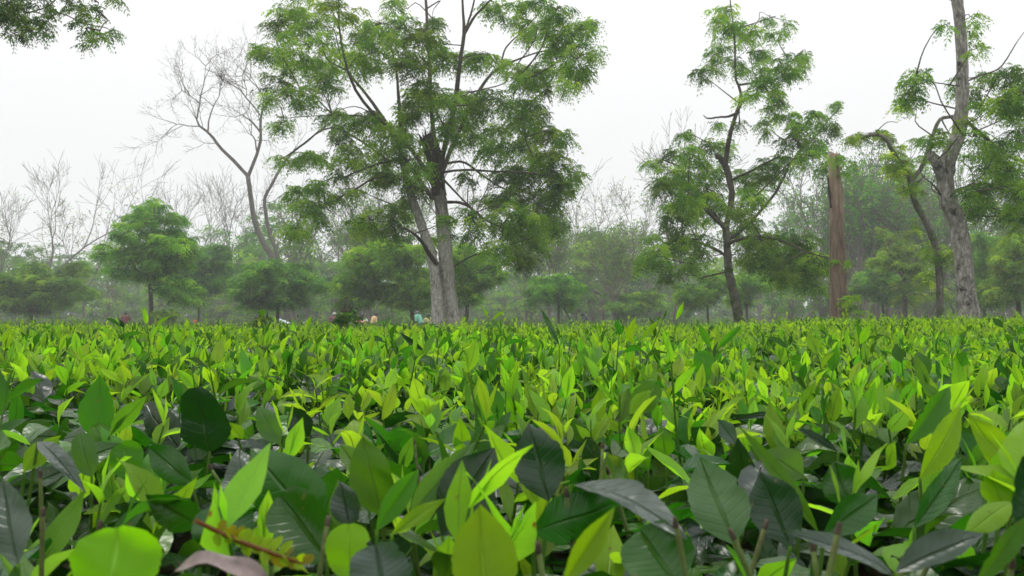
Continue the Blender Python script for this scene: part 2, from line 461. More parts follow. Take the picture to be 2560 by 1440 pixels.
def crown(foliage, twigs, anchors, blobs, D, dz, dens=1.0, frond=.24, pairs=5, tone=(1, 1, 1), dark=0., twig_r=.016, pwid=.16, droop=.55, spread=1.0, fixed_depth=None, avoid=()):
    """blobs = (x, y, rx, ry[, weight]) clumps of the crown in photo pixels at depth D; every clump hangs on a branch of its own"""
    anchors = np.asarray(anchors)
    k = D / FPX
    cen = {id(b): P(b[0], b[1], D) for b in blobs}
    blobs = sorted(blobs, key=lambda b: np.linalg.norm(anchors - cen[id(b)], axis=1).min())
    for b in blobs:
        x, y, rx, ry = b[:4]; wgt = b[4] if len(b) > 4 else 1.0
        dd = fixed_depth if fixed_depth is not None else D + R.uniform(-dz, dz)
        for (ax0, ax1, ay0, ay1, amt) in avoid:      # clumps here grow on the far side, the trunk stays in view
            if ax0 < x < ax1 and ay0 < y < ay1: dd = D + amt + abs(dd - D) * .5
        c = P(x, y, dd)
        a, b2, h = rx * k * spread, ry * k * spread, .5 * (rx + ry) * k * 1.2
        # branch from the nearest limb point (preferring points lower than the clump)
        dist = np.linalg.norm(anchors - c, axis=1) + np.maximum(anchors[:, 2] - c[2], 0) * 1.5
        j = np.argmin(dist)
        p0 = anchors[j]; ln = np.linalg.norm(c - p0)
        if ln > .25:
            mid = (p0 + c) / 2 + np.array([0, 0, .10 * ln]) + R.standard_normal(3) * .09 * ln
            m2 = p0 * .25 + c * .75 + np.array([0, 0, .10 * ln]) + R.standard_normal(3) * .06 * ln
            q, r = smooth_line([p0, mid, m2, c], [min(.009 + .008 * ln, .035), .008 + .004 * ln, .008 + .001 * ln, .005], 9)
            tubes(twigs, q[None], r[None], 5)
            anchors = np.concatenate([anchors, q[3:]])
        ns = max(3, int(14 * dens * wgt * (a * b2) ** .5 / .35))
        pts = R.standard_normal((ns, 3)); pts = pts / np.linalg.norm(pts, axis=1)[:, None] * R.uniform(.15, 1.05, (ns, 1)) ** .6
        pts = c + pts * np.array([a, h, b2])
        # twigs to each spray
        mid = (c + pts) / 2 + np.array([0, 0, .05]) + R.standard_normal((ns, 3)) * .03
        lines = np.stack([np.broadcast_to(c, pts.shape), mid, pts], 1)
        tubes(twigs, lines, np.broadcast_to([.007, .005, .003], (ns, 3)) * twig_r / .016, 3, cap=False)
        nf = 8
        base = np.repeat(pts, nf, 0); N = len(base)
        out_ = norm(base - c + 1e-4) * .5
        d = norm(dirs(N, -.5, .6) + out_)
        base = base + R.standard_normal((N, 3)) * np.array([.05, .05, .03]) * frond / .24
        ci = GREENS[R.choice(5, ns, p=[.3, .27, .18, .15, .10])] * R.uniform(.8, 1.25, (ns, 1)) * np.array(tone)
        if R.random() < .25: ci = ci * np.array([1.45, 1.3, .9])      # a clump of fresh growth
        if R.random() < dark: ci = ci * .6
        cc = np.repeat(ci, nf, 0)
        fronds(foliage, base, d, R.uniform(.7, 1.25, N) * frond, pairs, R.uniform(.35, .9, N) * droop / .55, pwid=pwid, color=cc)

def px_line(pts, D, wob=0.):
    """(x, y, width_px[, depth offset]) -> world points and radii"""
    q = [P(p[0], p[1], D + (p[3] if len(p) > 3 else 0)) for p in pts]
    r = [p[2] * (D + (p[3] if len(p) > 3 else 0)) / FPX / 2 for p in pts]
    return np.array(q), np.array(r)

def to_ground(pts, rad, flare=1.25, sink=.05):
    """prolong a trunk whose lowest seen point is pts[0] down to the soil"""
    p = pts[0].copy(); g = float(ground(p[0], p[1])) - sink
    if p[2] - g < .1: return pts, rad
    d = pts[0] - pts[1]; d = d / max(abs(d[2]), 1e-3); d[:2] = np.clip(d[:2], -.25, .25)
    low = p + d * (p[2] - g); low[2] = g
    return np.vstack([low, pts]), np.concatenate([[rad[0] * flare], rad])

# ------------------------------------------------------------------ setting: ground and haze
def build_ground():
    acc = Acc()
    ys = np.concatenate([np.linspace(-30, 0, 8), np.linspace(1, 40, 30), np.linspace(44, 300, 50)])
    xs = np.linspace(-190, 190, 90)
    X, Y = np.meshgrid(xs, ys); Z = ground(X, Y)
    idx = np.arange(X.size).reshape(X.shape)
    q = np.stack([idx[:-1, :-1], idx[:-1, 1:], idx[1:, 1:], idx[1:, :-1]], -1).reshape(-1, 4)
    acc.add(np.stack([X, Y, Z], -1).reshape(-1, 3), q=q)
    m, n, l = new_mat('soil_and_weeds')
    o = n.new('ShaderNodeOutputMaterial'); pr = n.new('ShaderNodeBsdfPrincipled'); tc = n.new('ShaderNodeTexCoord')
    f = noise_tex(n, l, 1.2, 6, tc.outputs['Object'])
    l.new(cramp(n, l, f, [(.35, (.07, .05, .032)), (.5, (.05, .065, .02)), (.65, (.06, .10, .025))]), pr.inputs['Base Color'])
    pr.inputs['Roughness'].default_value = 1
    l.new(pr.outputs[0], o.inputs[0])
    g = link('ground', acc.mesh('ground', m)); g['kind'] = 'structure'
build_ground()

def build_haze():
    x, y0, y1, z0, z1 = 195, -35, 305, -3.5, 36
    v = [(-x, y0, z0), (x, y0, z0), (x, y1, z0), (-x, y1, z0), (-x, y0, z1), (x, y0, z1), (x, y1, z1), (-x, y1, z1)]
    me = bpy.data.meshes.new('haze')
    me.from_pydata(v, [], [(0, 3, 2, 1), (4, 5, 6, 7), (0, 1, 5, 4), (1, 2, 6, 5), (2, 3, 7, 6), (3, 0, 4, 7)])
    m, n, l = new_mat('pale_haze')
    o = n.new('ShaderNodeOutputMaterial'); pv = n.new('ShaderNodeVolumePrincipled')
    pv.inputs['Color'].default_value = (.95, .975, 1.0, 1); pv.inputs['Density'].default_value = HAZE
    pv.inputs['Anisotropy'].default_value = .1
    l.new(pv.outputs[0], o.inputs['Volume'])
    me.materials.append(m)
    h = link('haze', me); h['kind'] = 'stuff'
build_haze()
# ------------------------------------------------------------------ the large trees, traced limb by limb at their distances
def finish_tree(t, parts):
    for name, acc, mat, kind in parts:
        child(name, acc, mat, t, kind)

def trunk_tree(name, label, D, trunks, limbs, mat, limb_mat, group=None, cat='tree', rough=.05, base_px=None):
    """trunks and limbs: lists of (x, y, w[, dd]) polylines; returns the thing and anchor points"""
    first, r0 = px_line(trunks[0], D)
    g = float(ground(first[0][0], first[0][1]))
    t = empty(name, (first[0][0], first[0][1], g), label, cat, group)
    anchors = []
    for i, tr in enumerate(trunks):
        p, r = px_line(tr, D)
        p, r = to_ground(p, r)
        a = Acc(); q, rr = limb(a, p, r, max(24, 4 * len(p)), 16, rough, .0)
        child('trunk', a, mat, t); anchors.append(q[len(q) // 4:])
    for li in limbs:
        p, r = px_line(li, D)
        a = Acc(); q, rr = limb(a, p, r, 16, 8, .06, .12)
        child('limb', a, mat if li[0][2] >= 18 else limb_mat, t); anchors.append(q)
    return t, np.concatenate(anchors)

def T_main():
    D = 24.0
    trunks = [
        [(1130, 812, 44), (1122, 735, 38), (1114, 650, 36), (1108, 560, 34), (1100, 490, 32), (1092, 430, 30), (1084, 380, 29), (1074, 345, 30)],
        [(1096, 812, 33, -.35), (1092, 735, 29, -.3), (1083, 660, 27, -.2), (1066, 600, 25, 0), (1046, 540, 22, .2), (1028, 490, 20, .3), (1015, 440, 17, .5), (1003, 390, 15, .6), (1000, 345, 11, .7)],
    ]
    limbs = [
        [(1088, 470, 13, .1), (1060, 420, 12, .3), (1025, 370, 11, .6), (985, 335, 10, .8), (940, 270, 9, 1.0), (890, 205, 7, 1.2), (850, 150, 5, 1.3), (800, 100, 3, 1.4)],
        [(1082, 500, 11, -.2), (1045, 450, 12, -.4), (1010, 395, 10, -.6), (975, 330, 9, -.9), (920, 270, 8, -1.2), (880, 210, 7, -1.5), (850, 100, 5, -1.5), (845, 0, 4, -1.5), (843, -80, 3, -1.5)],
        [(1000, 350, 9, .7), (997, 250, 8, .9), (990, 180, 6, 1.0), (980, 130, 5, 1.0), (970, 60, 3, 1.1)],
        [(1092, 400, 12, .2), (1080, 300, 10, .4), (1075, 200, 9, .5), (1070, 120, 8, .5), (1065, 20, 7, .6), (1058, -60, 5, .6), (1050, -160, 3, .6)],
        [(1100, 420, 14, -.1), (1120, 330, 13, -.4), (1138, 250, 12, -.6), (1148, 160, 10, -.8), (1160, 85, 9, -.9), (1157, 20, 6, -.9), (1150, -80, 4, -1)],
        [(1160, 85, 8, -.9), (1185, 40, 7, -1), (1210, 15, 5, -1.1), (1260, -30, 4, -1.2)],
        [(1160, 85, 6, -.9), (1175, 40, 5, -.9), (1190, -20, 4, -.9), (1200, -90, 3, -.9)],
        [(1103, 440, 12, .1), (1130, 370, 11, .5), (1165, 290, 10, .9), (1210, 210, 8, 1.3), (1250, 170, 6, 1.5), (1330, 135, 4, 1.7), (1400, 120, 3, 1.8)],
        [(1250, 170, 5, 1.5), (1265, 120, 4, 1.6), (1310, 75, 3, 1.7), (1360, 20, 2, 1.8)],
        [(1105, 430, 7, -.2), (1160, 425, 6, -.6), (1230, 428, 5, -1.0), (1300, 430, 4, -1.4), (1370, 440, 3, -1.7)],
        [(1104, 410, 7, .2), (1160, 405, 6, .6), (1210, 440, 5, 1.0), (1260, 470, 4, 1.4), (1330, 500, 3, 1.6)],
        [(1112, 505, 8, .1), (1160, 510, 7, .2), (1215, 550, 6, .3), (1270, 575, 4, .4), (1320, 600, 3, .5)],
        [(1106, 445, 6, -.3), (1150, 490, 5, -.6), (1200, 540, 4, -.9), (1240, 590, 3, -1.1)],
        [(1092, 660, 12, -.3), (1065, 620, 10, -.6), (1040, 590, 8, -.9), (1010, 568, 5, -1.2)],
        [(1035, 400, 7, .5), (960, 405, 6, .4), (890, 430, 4, .3), (850, 450, 3, .2)],
        [(1020, 440, 7, .4), (940, 445, 5, 0), (880, 480, 5, -.5), (810, 515, 4, -.9), (760, 545, 3, -1.2)],
        [(985, 335, 5, .8), (920, 295, 4, .6), (850, 290, 3, .5), (740, 292, 2, .3)],
        [(970, 400, 6, .8), (890, 345, 5, .9), (820, 320, 4, 1.0), (740, 375, 3.5, 1.1), (700, 400, 2.5, 1.1)],
        [(1104, 690, 5, .3), (1180, 640, 4, .9), (1240, 635, 3, 1.5)],
    ]
    t, anc = trunk_tree('twin_trunk_tree', 'large feathery shade tree with two pale trunks and a snapped dark top, left of centre', D, trunks, limbs, M['bark'], M['bark_limb'])
    # the snapped dark upper trunk with its torn splinters
    a = Acc()
    p, r = px_line([(1099, 490, 33), (1092, 440, 34), (1084, 390, 36), (1073, 352, 37), (1066, 340, 32)], D)
    limb(a, p, r * 1.02, 20, 22, .05, flutes=lambda u, th: .10 * np.sin(th * 7 + u * 3) + .05 * np.sin(th * 13))
    for (x0, y0, x1, y1, w) in ((1052, 345, 1046, 334, 10), (1064, 342, 1062, 318, 9), (1074, 342, 1076, 326, 10), (1086, 346, 1084, 332, 8), (1060, 345, 1055, 330, 8)):
        p, r = px_line([(x0, y0 + 18, w), (x0, y0, w * .8), (x1, y1, 1.5)], D - .05)
        limb(a, p, r, 5, 6, .1)
    child('broken_top', a, M['bark_dark'], t)
    fo, tw = Acc(), Acc()
    B = [(740, 30, 62, 32), (700, 65, 48, 26), (800, 62, 70, 45), (850, 18, 55, 30), (760, -20, 60, 30), (678, 125, 46, 18), (770, 112, 70, 36), (728, 160, 58, 24), (850, 140, 46, 30), (700, 205, 52, 32), (757, 235, 50, 30),
         (820, 205, 34, 26), (800, 172, 52, 24), (640, 132, 18, 12), (702, 308, 28, 22, .8), (838, 300, 24, 30), (858, 335, 30, 20), (672, 245, 30, 16, .7),
         (985, 12, 32, 22), (950, 60, 70, 26), (1000, 70, 60, 30), (1060, 80, 48, 30), (905, 92, 40, 26), (930, 132, 48, 36), (892, 160, 38, 30), (1010, 120, 60, 30), (1085, 60, 32, 22), (1090, 118, 28, 34), (1000, 165, 32, 18), (1045, 160, 30, 20),
         (1110, 148, 30, 26), (1172, 150, 44, 18), (1205, 142, 36, 13), (1060, 212, 30, 14), (1040, 242, 40, 36), (1030, 270, 30, 26),
         (1250, 18, 56, 20), (1330, 8, 60, 24), (1390, 22, 36, 20), (1292, 48, 30, 12), (1310, 82, 36, 16), (1350, 62, 46, 22), (1402, 90, 42, 32), (1450, 72, 32, 28), (1482, 58, 18, 18), (1442, 148, 44, 40), (1382, 122, 56, 28), (1330, 180, 50, 26),
         (1285, 172, 46, 16), (1400, 180, 40, 26), (1352, 220, 40, 18), (1300, 208, 30, 18), (1458, 190, 22, 20), (1240, 150, 36, 12, .7), (1420, 210, 22, 18),
         (1090, 240, 50, 22), (1120, 262, 50, 34), (1170, 264, 50, 32), (1182, 232, 40, 14), (1230, 250, 50, 24), (1280, 270, 50, 30), (1320, 262, 38, 20), (1340, 292, 36, 24), (1150, 310, 50, 26), (1120, 335, 40, 24), (1300, 300, 40, 26), (1190, 345, 40, 22), (1180, 290, 36, 24),
         (900, 310, 58, 22), (962, 330, 50, 26), (922, 288, 40, 18), (1000, 300, 26, 34), (830, 286, 26, 12, .6), (880, 405, 58, 20), (942, 402, 50, 20), (900, 372, 50, 18), (990, 380, 40, 20), (1012, 350, 34, 22), (960, 440, 52, 16),
         (720, 402, 44, 14, .8), (772, 386, 42, 18), (790, 400, 30, 14), (1240, 380, 50, 26), (1292, 372, 50, 28), (1342, 392, 48, 28), (1392, 402, 40, 28), (1408, 342, 28, 20), (1378, 332, 38, 20), (1330, 340, 34, 22), (1240, 330, 40, 26),
         (1438, 430, 26, 22), (1330, 430, 60, 28), (1272, 440, 50, 28), (1390, 452, 44, 28), (1300, 480, 50, 34), (1362, 500, 50, 32), (1250, 492, 38, 24), (1400, 482, 30, 28), (1272, 540, 48, 28), (1332, 540, 50, 32), (1388, 550, 26, 36),
         (1302, 590, 54, 36), (1350, 600, 38, 28), (1262, 572, 40, 28), (1292, 640, 38, 24), (1320, 655, 28, 18), (1240, 620, 28, 20), (1170, 540, 28, 18, .7), (1190, 575, 28, 22, .7), (1120, 560, 18, 40, .6), (1122, 640, 16, 26, .6), (1085, 600, 16, 20, .5),
         (1180, 440, 40, 14, .5), (1200, 500, 30, 14, .5), (1032, 470, 40, 42), (1012, 522, 28, 34), (1040, 420, 34, 24), (952, 440, 48, 18), (982, 550, 34, 38), (930, 552, 34, 32), (880, 560, 28, 22, .6), (892, 482, 40, 16, .7), (830, 500, 34, 18, .7),
         (740, 482, 40, 24), (782, 520, 44, 32), (740, 572, 34, 22), (800, 470, 40, 20), (850, 440, 40, 14, .6), (1060, 380, 30, 18, .6), (1480, 130, 18, 14, .6)]
    crown(fo, tw, anc, B, D, 2.5, dens=1.5, frond=.235, dark=.3, spread=.92, tone=(1.08, 1.08, 1), droop=.8, avoid=[(1045, 1120, 330, 480, .7), (1075, 1150, 570, 800, .6)])
    finish_tree(t, [('foliage', fo, M['tree_leaf'], 'stuff'), ('twigs', tw, M['bark_limb'], 'stuff')])
T_main()

def T_slant():
    D = 26.0
    trunks = [[(1848, 800, 26), (1836, 740, 22), (1822, 680, 20), (1818, 620, 18), (1815, 560, 17)]]
    limbs = [
        [(1815, 570, 15, 0), (1830, 500, 14, .2), (1822, 440, 18, .3), (1805, 400, 16, .4), (1790, 385, 12, .4)],
        [(1812, 410, 14, .3), (1820, 340, 12, .1), (1835, 290, 10, 0), (1848, 255, 9, 0), (1845, 215, 7, 0), (1838, 190, 6, .1), (1836, 120, 5, .1), (1832, 60, 4, .1), (1826, 5, 3, .1), (1822, -50, 2, .1)],
        [(1848, 280, 7, 0), (1825, 290, 6, -.1), (1800, 292, 5, -.2), (1770, 296, 4, -.3), (1758, 288, 2, -.3)],
        [(1845, 213, 6, 0), (1880, 208, 5, .2), (1930, 195, 4, .3), (1990, 150, 3, .4)],
        [(1848, 260, 6, 0), (1880, 240, 5, .4), (1920, 230, 4, .7), (1960, 260, 3, .9)],
        [(1838, 75, 4, .1), (1880, 60, 3, .3), (1940, 40, 2, .4)],
        [(1815, 580, 10, 0), (1780, 530, 9, .5), (1740, 470, 8, .9), (1700, 420, 5, 1.1), (1660, 400, 3, 1.2)],
        [(1812, 570, 9, -.2), (1760, 520, 7, -.7), (1700, 490, 5, -1.2), (1660, 460, 3, -1.4)],
        [(1820, 600, 9, .2), (1870, 560, 8, .6), (1940, 480, 7, 1.0), (1980, 400, 5, 1.2), (2030, 350, 4, 1.3), (2070, 300, 3, 1.3), (2100, 270, 2, 1.3)],
        [(1818, 610, 9, -.2), (1880, 590, 7, -.8), (1950, 600, 6, -1.2), (2020, 630, 4, -1.4), (2090, 650, 2.5, -1.5)],
        [(1820, 640, 8, .2), (1760, 610, 7, .6), (1690, 600, 5, 1.0), (1630, 640, 3, 1.3)],
        [(1830, 450, 7, .2), (1890, 420, 6, 0), (1950, 390, 4, -.2)],
    ]
    t, anc = trunk_tree('slanting_tree', 'slender feathery tree with a slanting trunk and tall sparse leading shoot, left of stripped trunk', D, trunks, limbs, M['bark_moss'], M['bark_limb'])
    fo, tw = Acc(), Acc()
    B = [(1810, 28, 34, 22, .8), (1832, 62, 28, 28, .9), (1790, 50, 18, 20, .7), (1850, 95, 32, 24), (1800, 112, 26, 22, .7), (1840, 148, 28, 18, .7), (1880, 82, 24, 18, .8), (1780, 140, 22, 16, .6), (1930, 45, 24, 9, .7), (1964, 60, 13, 14, .8), (1945, 84, 28, 9, .8),
         (1752, 183, 18, 11, .8), (1782, 165, 28, 16, .8), (1905, 128, 28, 22), (1970, 145, 34, 15, .8), (2015, 138, 20, 14, .8), (1850, 175, 28, 11, .7), (1900, 180, 38, 22), (1960, 185, 38, 22), (2000, 175, 14, 14), (1920, 210, 34, 16), (1880, 240, 28, 13, .8), (1945, 238, 28, 16),
         (1930, 270, 28, 22), (1962, 302, 38, 26), (1915, 312, 26, 16, .8), (2000, 312, 36, 22), (2040, 292, 24, 18), (2090, 264, 20, 12, .8), (2062, 322, 36, 18), (1980, 350, 34, 32), (2040, 352, 28, 18), (2022, 390, 38, 28), (1960, 402, 42, 28), (1902, 422, 38, 22), (1872, 440, 38, 28),
         (2070, 405, 24, 26, .8), (2108, 400, 18, 18, .6), (1700, 340, 34, 16, .7), (1682, 380, 24, 14, .7), (1722, 382, 28, 20), (1770, 362, 34, 18, .8), (1812, 370, 28, 26), (1790, 310, 14, 10, .7), (1850, 312, 10, 10, .7), (1630, 412, 32, 16, .8), (1680, 430, 42, 22), (1742, 420, 42, 28), (1790, 432, 38, 28),
         (1650, 460, 28, 22), (1722, 480, 48, 28), (1770, 472, 44, 28), (1702, 520, 48, 26), (1682, 560, 38, 22), (1752, 540, 44, 28), (1802, 520, 38, 26), (1852, 520, 38, 24), (1890, 490, 28, 22), (1862, 472, 38, 28),
         (1640, 640, 42, 26), (1612, 660, 24, 22), (1692, 602, 44, 22), (1742, 600, 44, 28), (1670, 680, 20, 20), (1752, 640, 34, 20), (1730, 660, 28, 16), (1850, 580, 48, 22), (1902, 600, 48, 28), (1952, 600, 48, 28), (2002, 620, 48, 28), (1902, 650, 46, 24), (1962, 660, 48, 28), (2032, 650, 38, 26), (2082, 660, 28, 14),
         (1880, 560, 38, 18), (1990, 690, 38, 18), (1942, 700, 28, 14), (2032, 712, 32, 16), (1940, 450, 30, 20, .6), (1640, 600, 20, 14, .6), (1880, 612, 40, 24), (1930, 632, 44, 26, 1.2), (1992, 642, 44, 26, 1.2), (2050, 664, 34, 18), (1942, 672, 44, 22), (1872, 640, 36, 24), (2012, 600, 40, 18), (1985, 668, 40, 20), (1672, 622, 40, 20), (1720, 505, 40, 26), (1700, 450, 36, 22), (1770, 500, 36, 24)]
    crown(fo, tw, anc, B, D, 2.0, dens=1.4, frond=.23, droop=.75, dark=.2, tone=(1.15, 1.1, .95), spread=.93)
    finish_tree(t, [('foliage', fo, M['tree_leaf'], 'stuff'), ('twigs', tw, M['bark_limb'], 'stuff')])
T_slant()

def T_right():
    D = 20.0
    trunks = [[(2424, 800, 50), (2417, 740, 44), (2410, 667, 43), (2402, 600, 42), (2394, 555, 41), (2370, 500, 40), (2363, 450, 40), (2374, 392, 36), (2397, 335, 33), (2404, 278, 31), (2406, 170, 28), (2400, 60, 27), (2393, 0, 26), (2384, -60, 30), (2378, -160, 26), (2372, -300, 20)]]
    limbs = [
        [(2362, 445, 30, -.05), (2345, 412, 27, -.15), (2326, 386, 23, -.2)],
        [(2392, 0, 18, 0), (2360, -30, 16, .3), (2310, -120, 12, .8), (2270, -250, 8, 1.2)],
        [(2405, 275, 6, .2), (2440, 268, 6, .5), (2490, 280, 5, .9), (2550, 300, 4, 1.3), (2640, 300, 3, 1.6)],
        [(2404, 210, 5, 0), (2450, 190, 5, .6), (2500, 170, 4, 1.0), (2540, 110, 2.5, 1.1), (2560, 80, 1.5, 1.1)],
        [(2398, 215, 4, -.2), (2360, 210, 3, -.4), (2330, 205, 2.5, -.5), (2290, 190, 2, -.6)],
        [(2405, 290, 8, .4), (2470, 350, 9, 1.2), (2540, 400, 8, 1.8), (2640, 420, 6, 2.2)],
        [(2385, 480, 8, .4), (2450, 460, 8, 1.2), (2530, 480, 6, 1.8), (2620, 500, 5, 2.2)],
        [(2352, 487, 5, -.1), (2330, 460, 4, -.3), (2305, 440, 3, -.4), (2300, 410, 2, -.4)],
        [(2352, 487, 4, -.1), (2330, 470, 3, .3), (2345, 430, 2, .4)],
    ]
    t, anc = trunk_tree('blotched_trunk_tree', 'tall tree with thick pale blotched trunk, a snapped side stub and foliage at right edge', D, trunks, limbs, M['bark_right'], M['bark_limb'], rough=.07)
    fo, tw = Acc(), Acc()
    B = [(2300, 180, 24, 22, .8), (2292, 212, 28, 18), (2262, 250, 14, 14, .8), (2250, 270, 10, 10, .6), (2275, 232, 18, 14, .8), (2440, 42, 20, 12, .4), (2440, 72, 18, 13, .5), (2442, 122, 18, 11, .7), (2430, 95, 10, 14, .6), (2372, 60, 14, 12, .3),
         (2390, 210, 10, 26, .7), (2430, 232, 22, 26, .8), (2470, 190, 28, 14, .8), (2500, 180, 26, 12, .8), (2532, 185, 34, 26), (2512, 250, 38, 30, 1.1), (2545, 290, 32, 28), (2560, 235, 34, 26), (2470, 262, 34, 14, .7), (2440, 342, 22, 22, .8), (2472, 400, 42, 36, 1.1), (2502, 362, 46, 26),
         (2545, 340, 34, 26), (2462, 450, 38, 36), (2522, 432, 46, 44, 1.2), (2555, 482, 38, 44, 1.2), (2482, 522, 38, 26), (2545, 542, 30, 36), (2432, 540, 18, 14, .8), (2412, 482, 14, 14, .7), (2410, 400, 14, 18, .6), (2335, 350, 28, 9, .7), (2350, 330, 20, 9, .6), (2412, 310, 12, 14, .5),
         (2600, 200, 50, 40), (2620, 280, 50, 40), (2640, 360, 60, 40), (2620, 440, 50, 44), (2640, 520, 50, 44), (2700, 300, 50, 50), (2440, 500, 26, 20)]
    crown(fo, tw, anc, B, D, 1.6, dens=1.5, frond=.21, droop=.75, dark=.2)
    crown(fo, tw, anc, [(2200, -200, 90, 60), (2280, -280, 90, 60), (2400, -340, 100, 70), (2520, -250, 90, 60), (2330, -380, 90, 60), (2480, -380, 90, 60)], D, 1.6, dens=.8, frond=.21)
    finish_tree(t, [('foliage', fo, M['tree_leaf'], 'stuff'), ('twigs', tw, M['bark_limb'], 'stuff')])
T_right()

def T_moss():
    D = 25.0
    trunks = [[(2352, 795, 19), (2350, 740, 18), (2347, 667, 18), (2338, 611, 18), (2316, 555, 17), (2292, 515, 16), (2279, 472, 15), (2277, 450, 14)]]
    limbs = [
        [(2276, 455, 13, 0), (2262, 420, 12, -.1), (2240, 390, 11, -.2), (2215, 350, 10, -.3), (2190, 335, 9, -.3), (2150, 342, 8, -.2), (2110, 360, 4, -.1)],
        [(2280, 452, 12, 0), (2305, 415, 12, .1), (2320, 370, 11, .2), (2332, 340, 10, .2), (2350, 302, 9, .2), (2372, 292, 9, .2), (2400, 288, 8, .2)],
        [(2326, 368, 8, .2), (2345, 360, 7, .2), (2375, 362, 6, .2)],
        [(2280, 462, 8, -.1), (2300, 450, 7, -.1), (2312, 438, 4, -.1)],
        [(2355, 300, 4, .2), (2368, 325, 3, .2), (2378, 338, 2, .2)],
        [(2190, 330, 3, -.3), (2218, 306, 2, -.3), (2245, 306, 1.5, -.3)],
    ]
    t, anc = trunk_tree('mossy_forked_tree', 'crooked mossy tree forking like a Y between stripped trunk and blotched trunk', D, trunks, limbs, M['bark_moss'], M['bark_moss'])
    fo, tw = Acc(), Acc()
    B = [(2192, 335, 18, 10, 1.1), (2215, 340, 14, 12), (2150, 342, 22, 8), (2125, 345, 18, 9), (2250, 372, 14, 12, .7), (2222, 402, 16, 16), (2260, 420, 18, 22), (2235, 430, 20, 16), (2262, 470, 14, 20, .9), (2290, 470, 10, 16, .6), (2320, 610, 14, 14, .7), (2340, 632, 16, 20), (2380, 640, 14, 20),
         (2312, 690, 18, 22, .9), (2330, 350, 26, 8, .9), (2310, 400, 12, 14, .6), (2300, 350, 16, 8, .5), (2290, 560, 10, 14, .5)]
    crown(fo, tw, anc, B, D, .5, dens=1.4, frond=.2, tone=(1.25, 1.15, .95))
    finish_tree(t, [('foliage', fo, M['tree_leaf'], 'stuff'), ('twigs', tw, M['bark_moss'], 'stuff')])
T_moss()

def T_stump():
    D = 22.0
    M['stripped'] = None
    m, n, l = new_mat('stripped_red_brown_wood')
    o = n.new('ShaderNodeOutputMaterial'); pr = n.new('ShaderNodeBsdfPrincipled'); tc = n.new('ShaderNodeTexCoord'); mp = n.new('ShaderNodeMapping')
    l.new(tc.outputs['Object'], mp.inputs[0]); mp.inputs['Scale'].default_value = (1, 1, .12)
    a = noise_tex(n, l, 16, 6, mp.outputs[0], .7); b = noise_tex(n, l, 3, 4, tc.outputs['Object'])
    c1 = cramp(n, l, a, [(.3, (.05, .032, .023)), (.5, (.16, .108, .075)), (.7, (.29, .215, .155))])
    c2 = cramp(n, l, a, [(.3, (.16, .10, .065)), (.6, (.36, .27, .19))])
    sp = n.new('ShaderNodeSeparateXYZ'); l.new(tc.outputs['Object'], sp.inputs[0])
    f = mth(n, l, 'ADD', mth(n, l, 'MULTIPLY', mth(n, l, 'SUBTRACT', sp.outputs['Z'], 2.9), .8), mth(n, l, 'MULTIPLY', mth(n, l, 'SUBTRACT', b, .5), 1.6), True)
    l.new(mixc(n, l, f, c1, c2), pr.inputs['Base Color']); pr.inputs['Roughness'].default_value = .85
    bp = n.new('ShaderNodeBump'); bp.inputs['Strength'].default_value = .8; bp.inputs['Distance'].default_value = .03
    l.new(a, bp.inputs['Height']); l.new(bp.outputs[0], pr.inputs['Normal']); l.new(pr.outputs[0], o.inputs[0])
    p, r = px_line([(2098, 800, 44), (2096, 740, 41), (2094, 660, 38), (2092, 560, 35), (2090, 480, 32), (2087, 440, 29), (2086, 405, 26), (2087, 385, 22)], D)
    t = empty('stripped_trunk', (p[0][0], p[0][1], float(ground(p[0][0], p[0][1]))), 'dead branchless reddish trunk stripped of bark with a split near its pale top', 'dead tree')
    p, r = to_ground(p, r, 1.12)
    a = Acc()
    def fl(u, th):
        slit = np.exp(-((np.mod(th - 3.6 + u * .25 + math.pi, 2 * math.pi) - math.pi) / .13) ** 2) * np.exp(-((u - .80) / .11) ** 2)
        return .05 * np.sin(th * 5 + u * 2) + .035 * np.sin(th * 11 + u * 7) + .02 * np.sin(th * 23 - u * 5) - .5 * slit
    limb(a, p, r, 60, 48, .012, 0, flutes=fl)
    child('trunk', a, m, t)
    a = Acc()
    for i in range(6):
        x = 2077 + i * 4; q, rr = px_line([(x, 405, 8), (x + R.normal(0, 1), 388, 6), (x + R.normal(0, 2), 386 - R.uniform(0, 9), 1)], D + R.uniform(-.1, .1))
        limb(a, q, rr, 5, 5, .1)
    child('splinter_crown', a, m, t, 'stuff')
    a = Acc()      # a loose bark flap beside the split
    q, rr = px_line([(2070, 445, 3), (2073, 480, 7), (2078, 520, 4)], D - .17)
    limb(a, q, rr, 10, 6, .1); child('split_edge', a, M['bark_dark'], t)
    fo, tw = Acc(), Acc()
    anc = np.array([P(2092, y, D - .1) for y in (420, 650, 740, 790)])
    crown(fo, tw, anc, [(2092, 398, 16, 10, .7), (2104, 425, 9, 14, .5), (2104, 655, 12, 10, .7), (2125, 745, 16, 16), (2130, 775, 14, 12)], D, .3, dens=1.4, frond=.18, tone=(1.2, 1.15, 1), fixed_depth=D - .3)
    finish_tree(t, [('regrowth', fo, M['tree_leaf'], 'stuff'), ('twigs', tw, M['bark_limb'], 'stuff')])
T_stump()

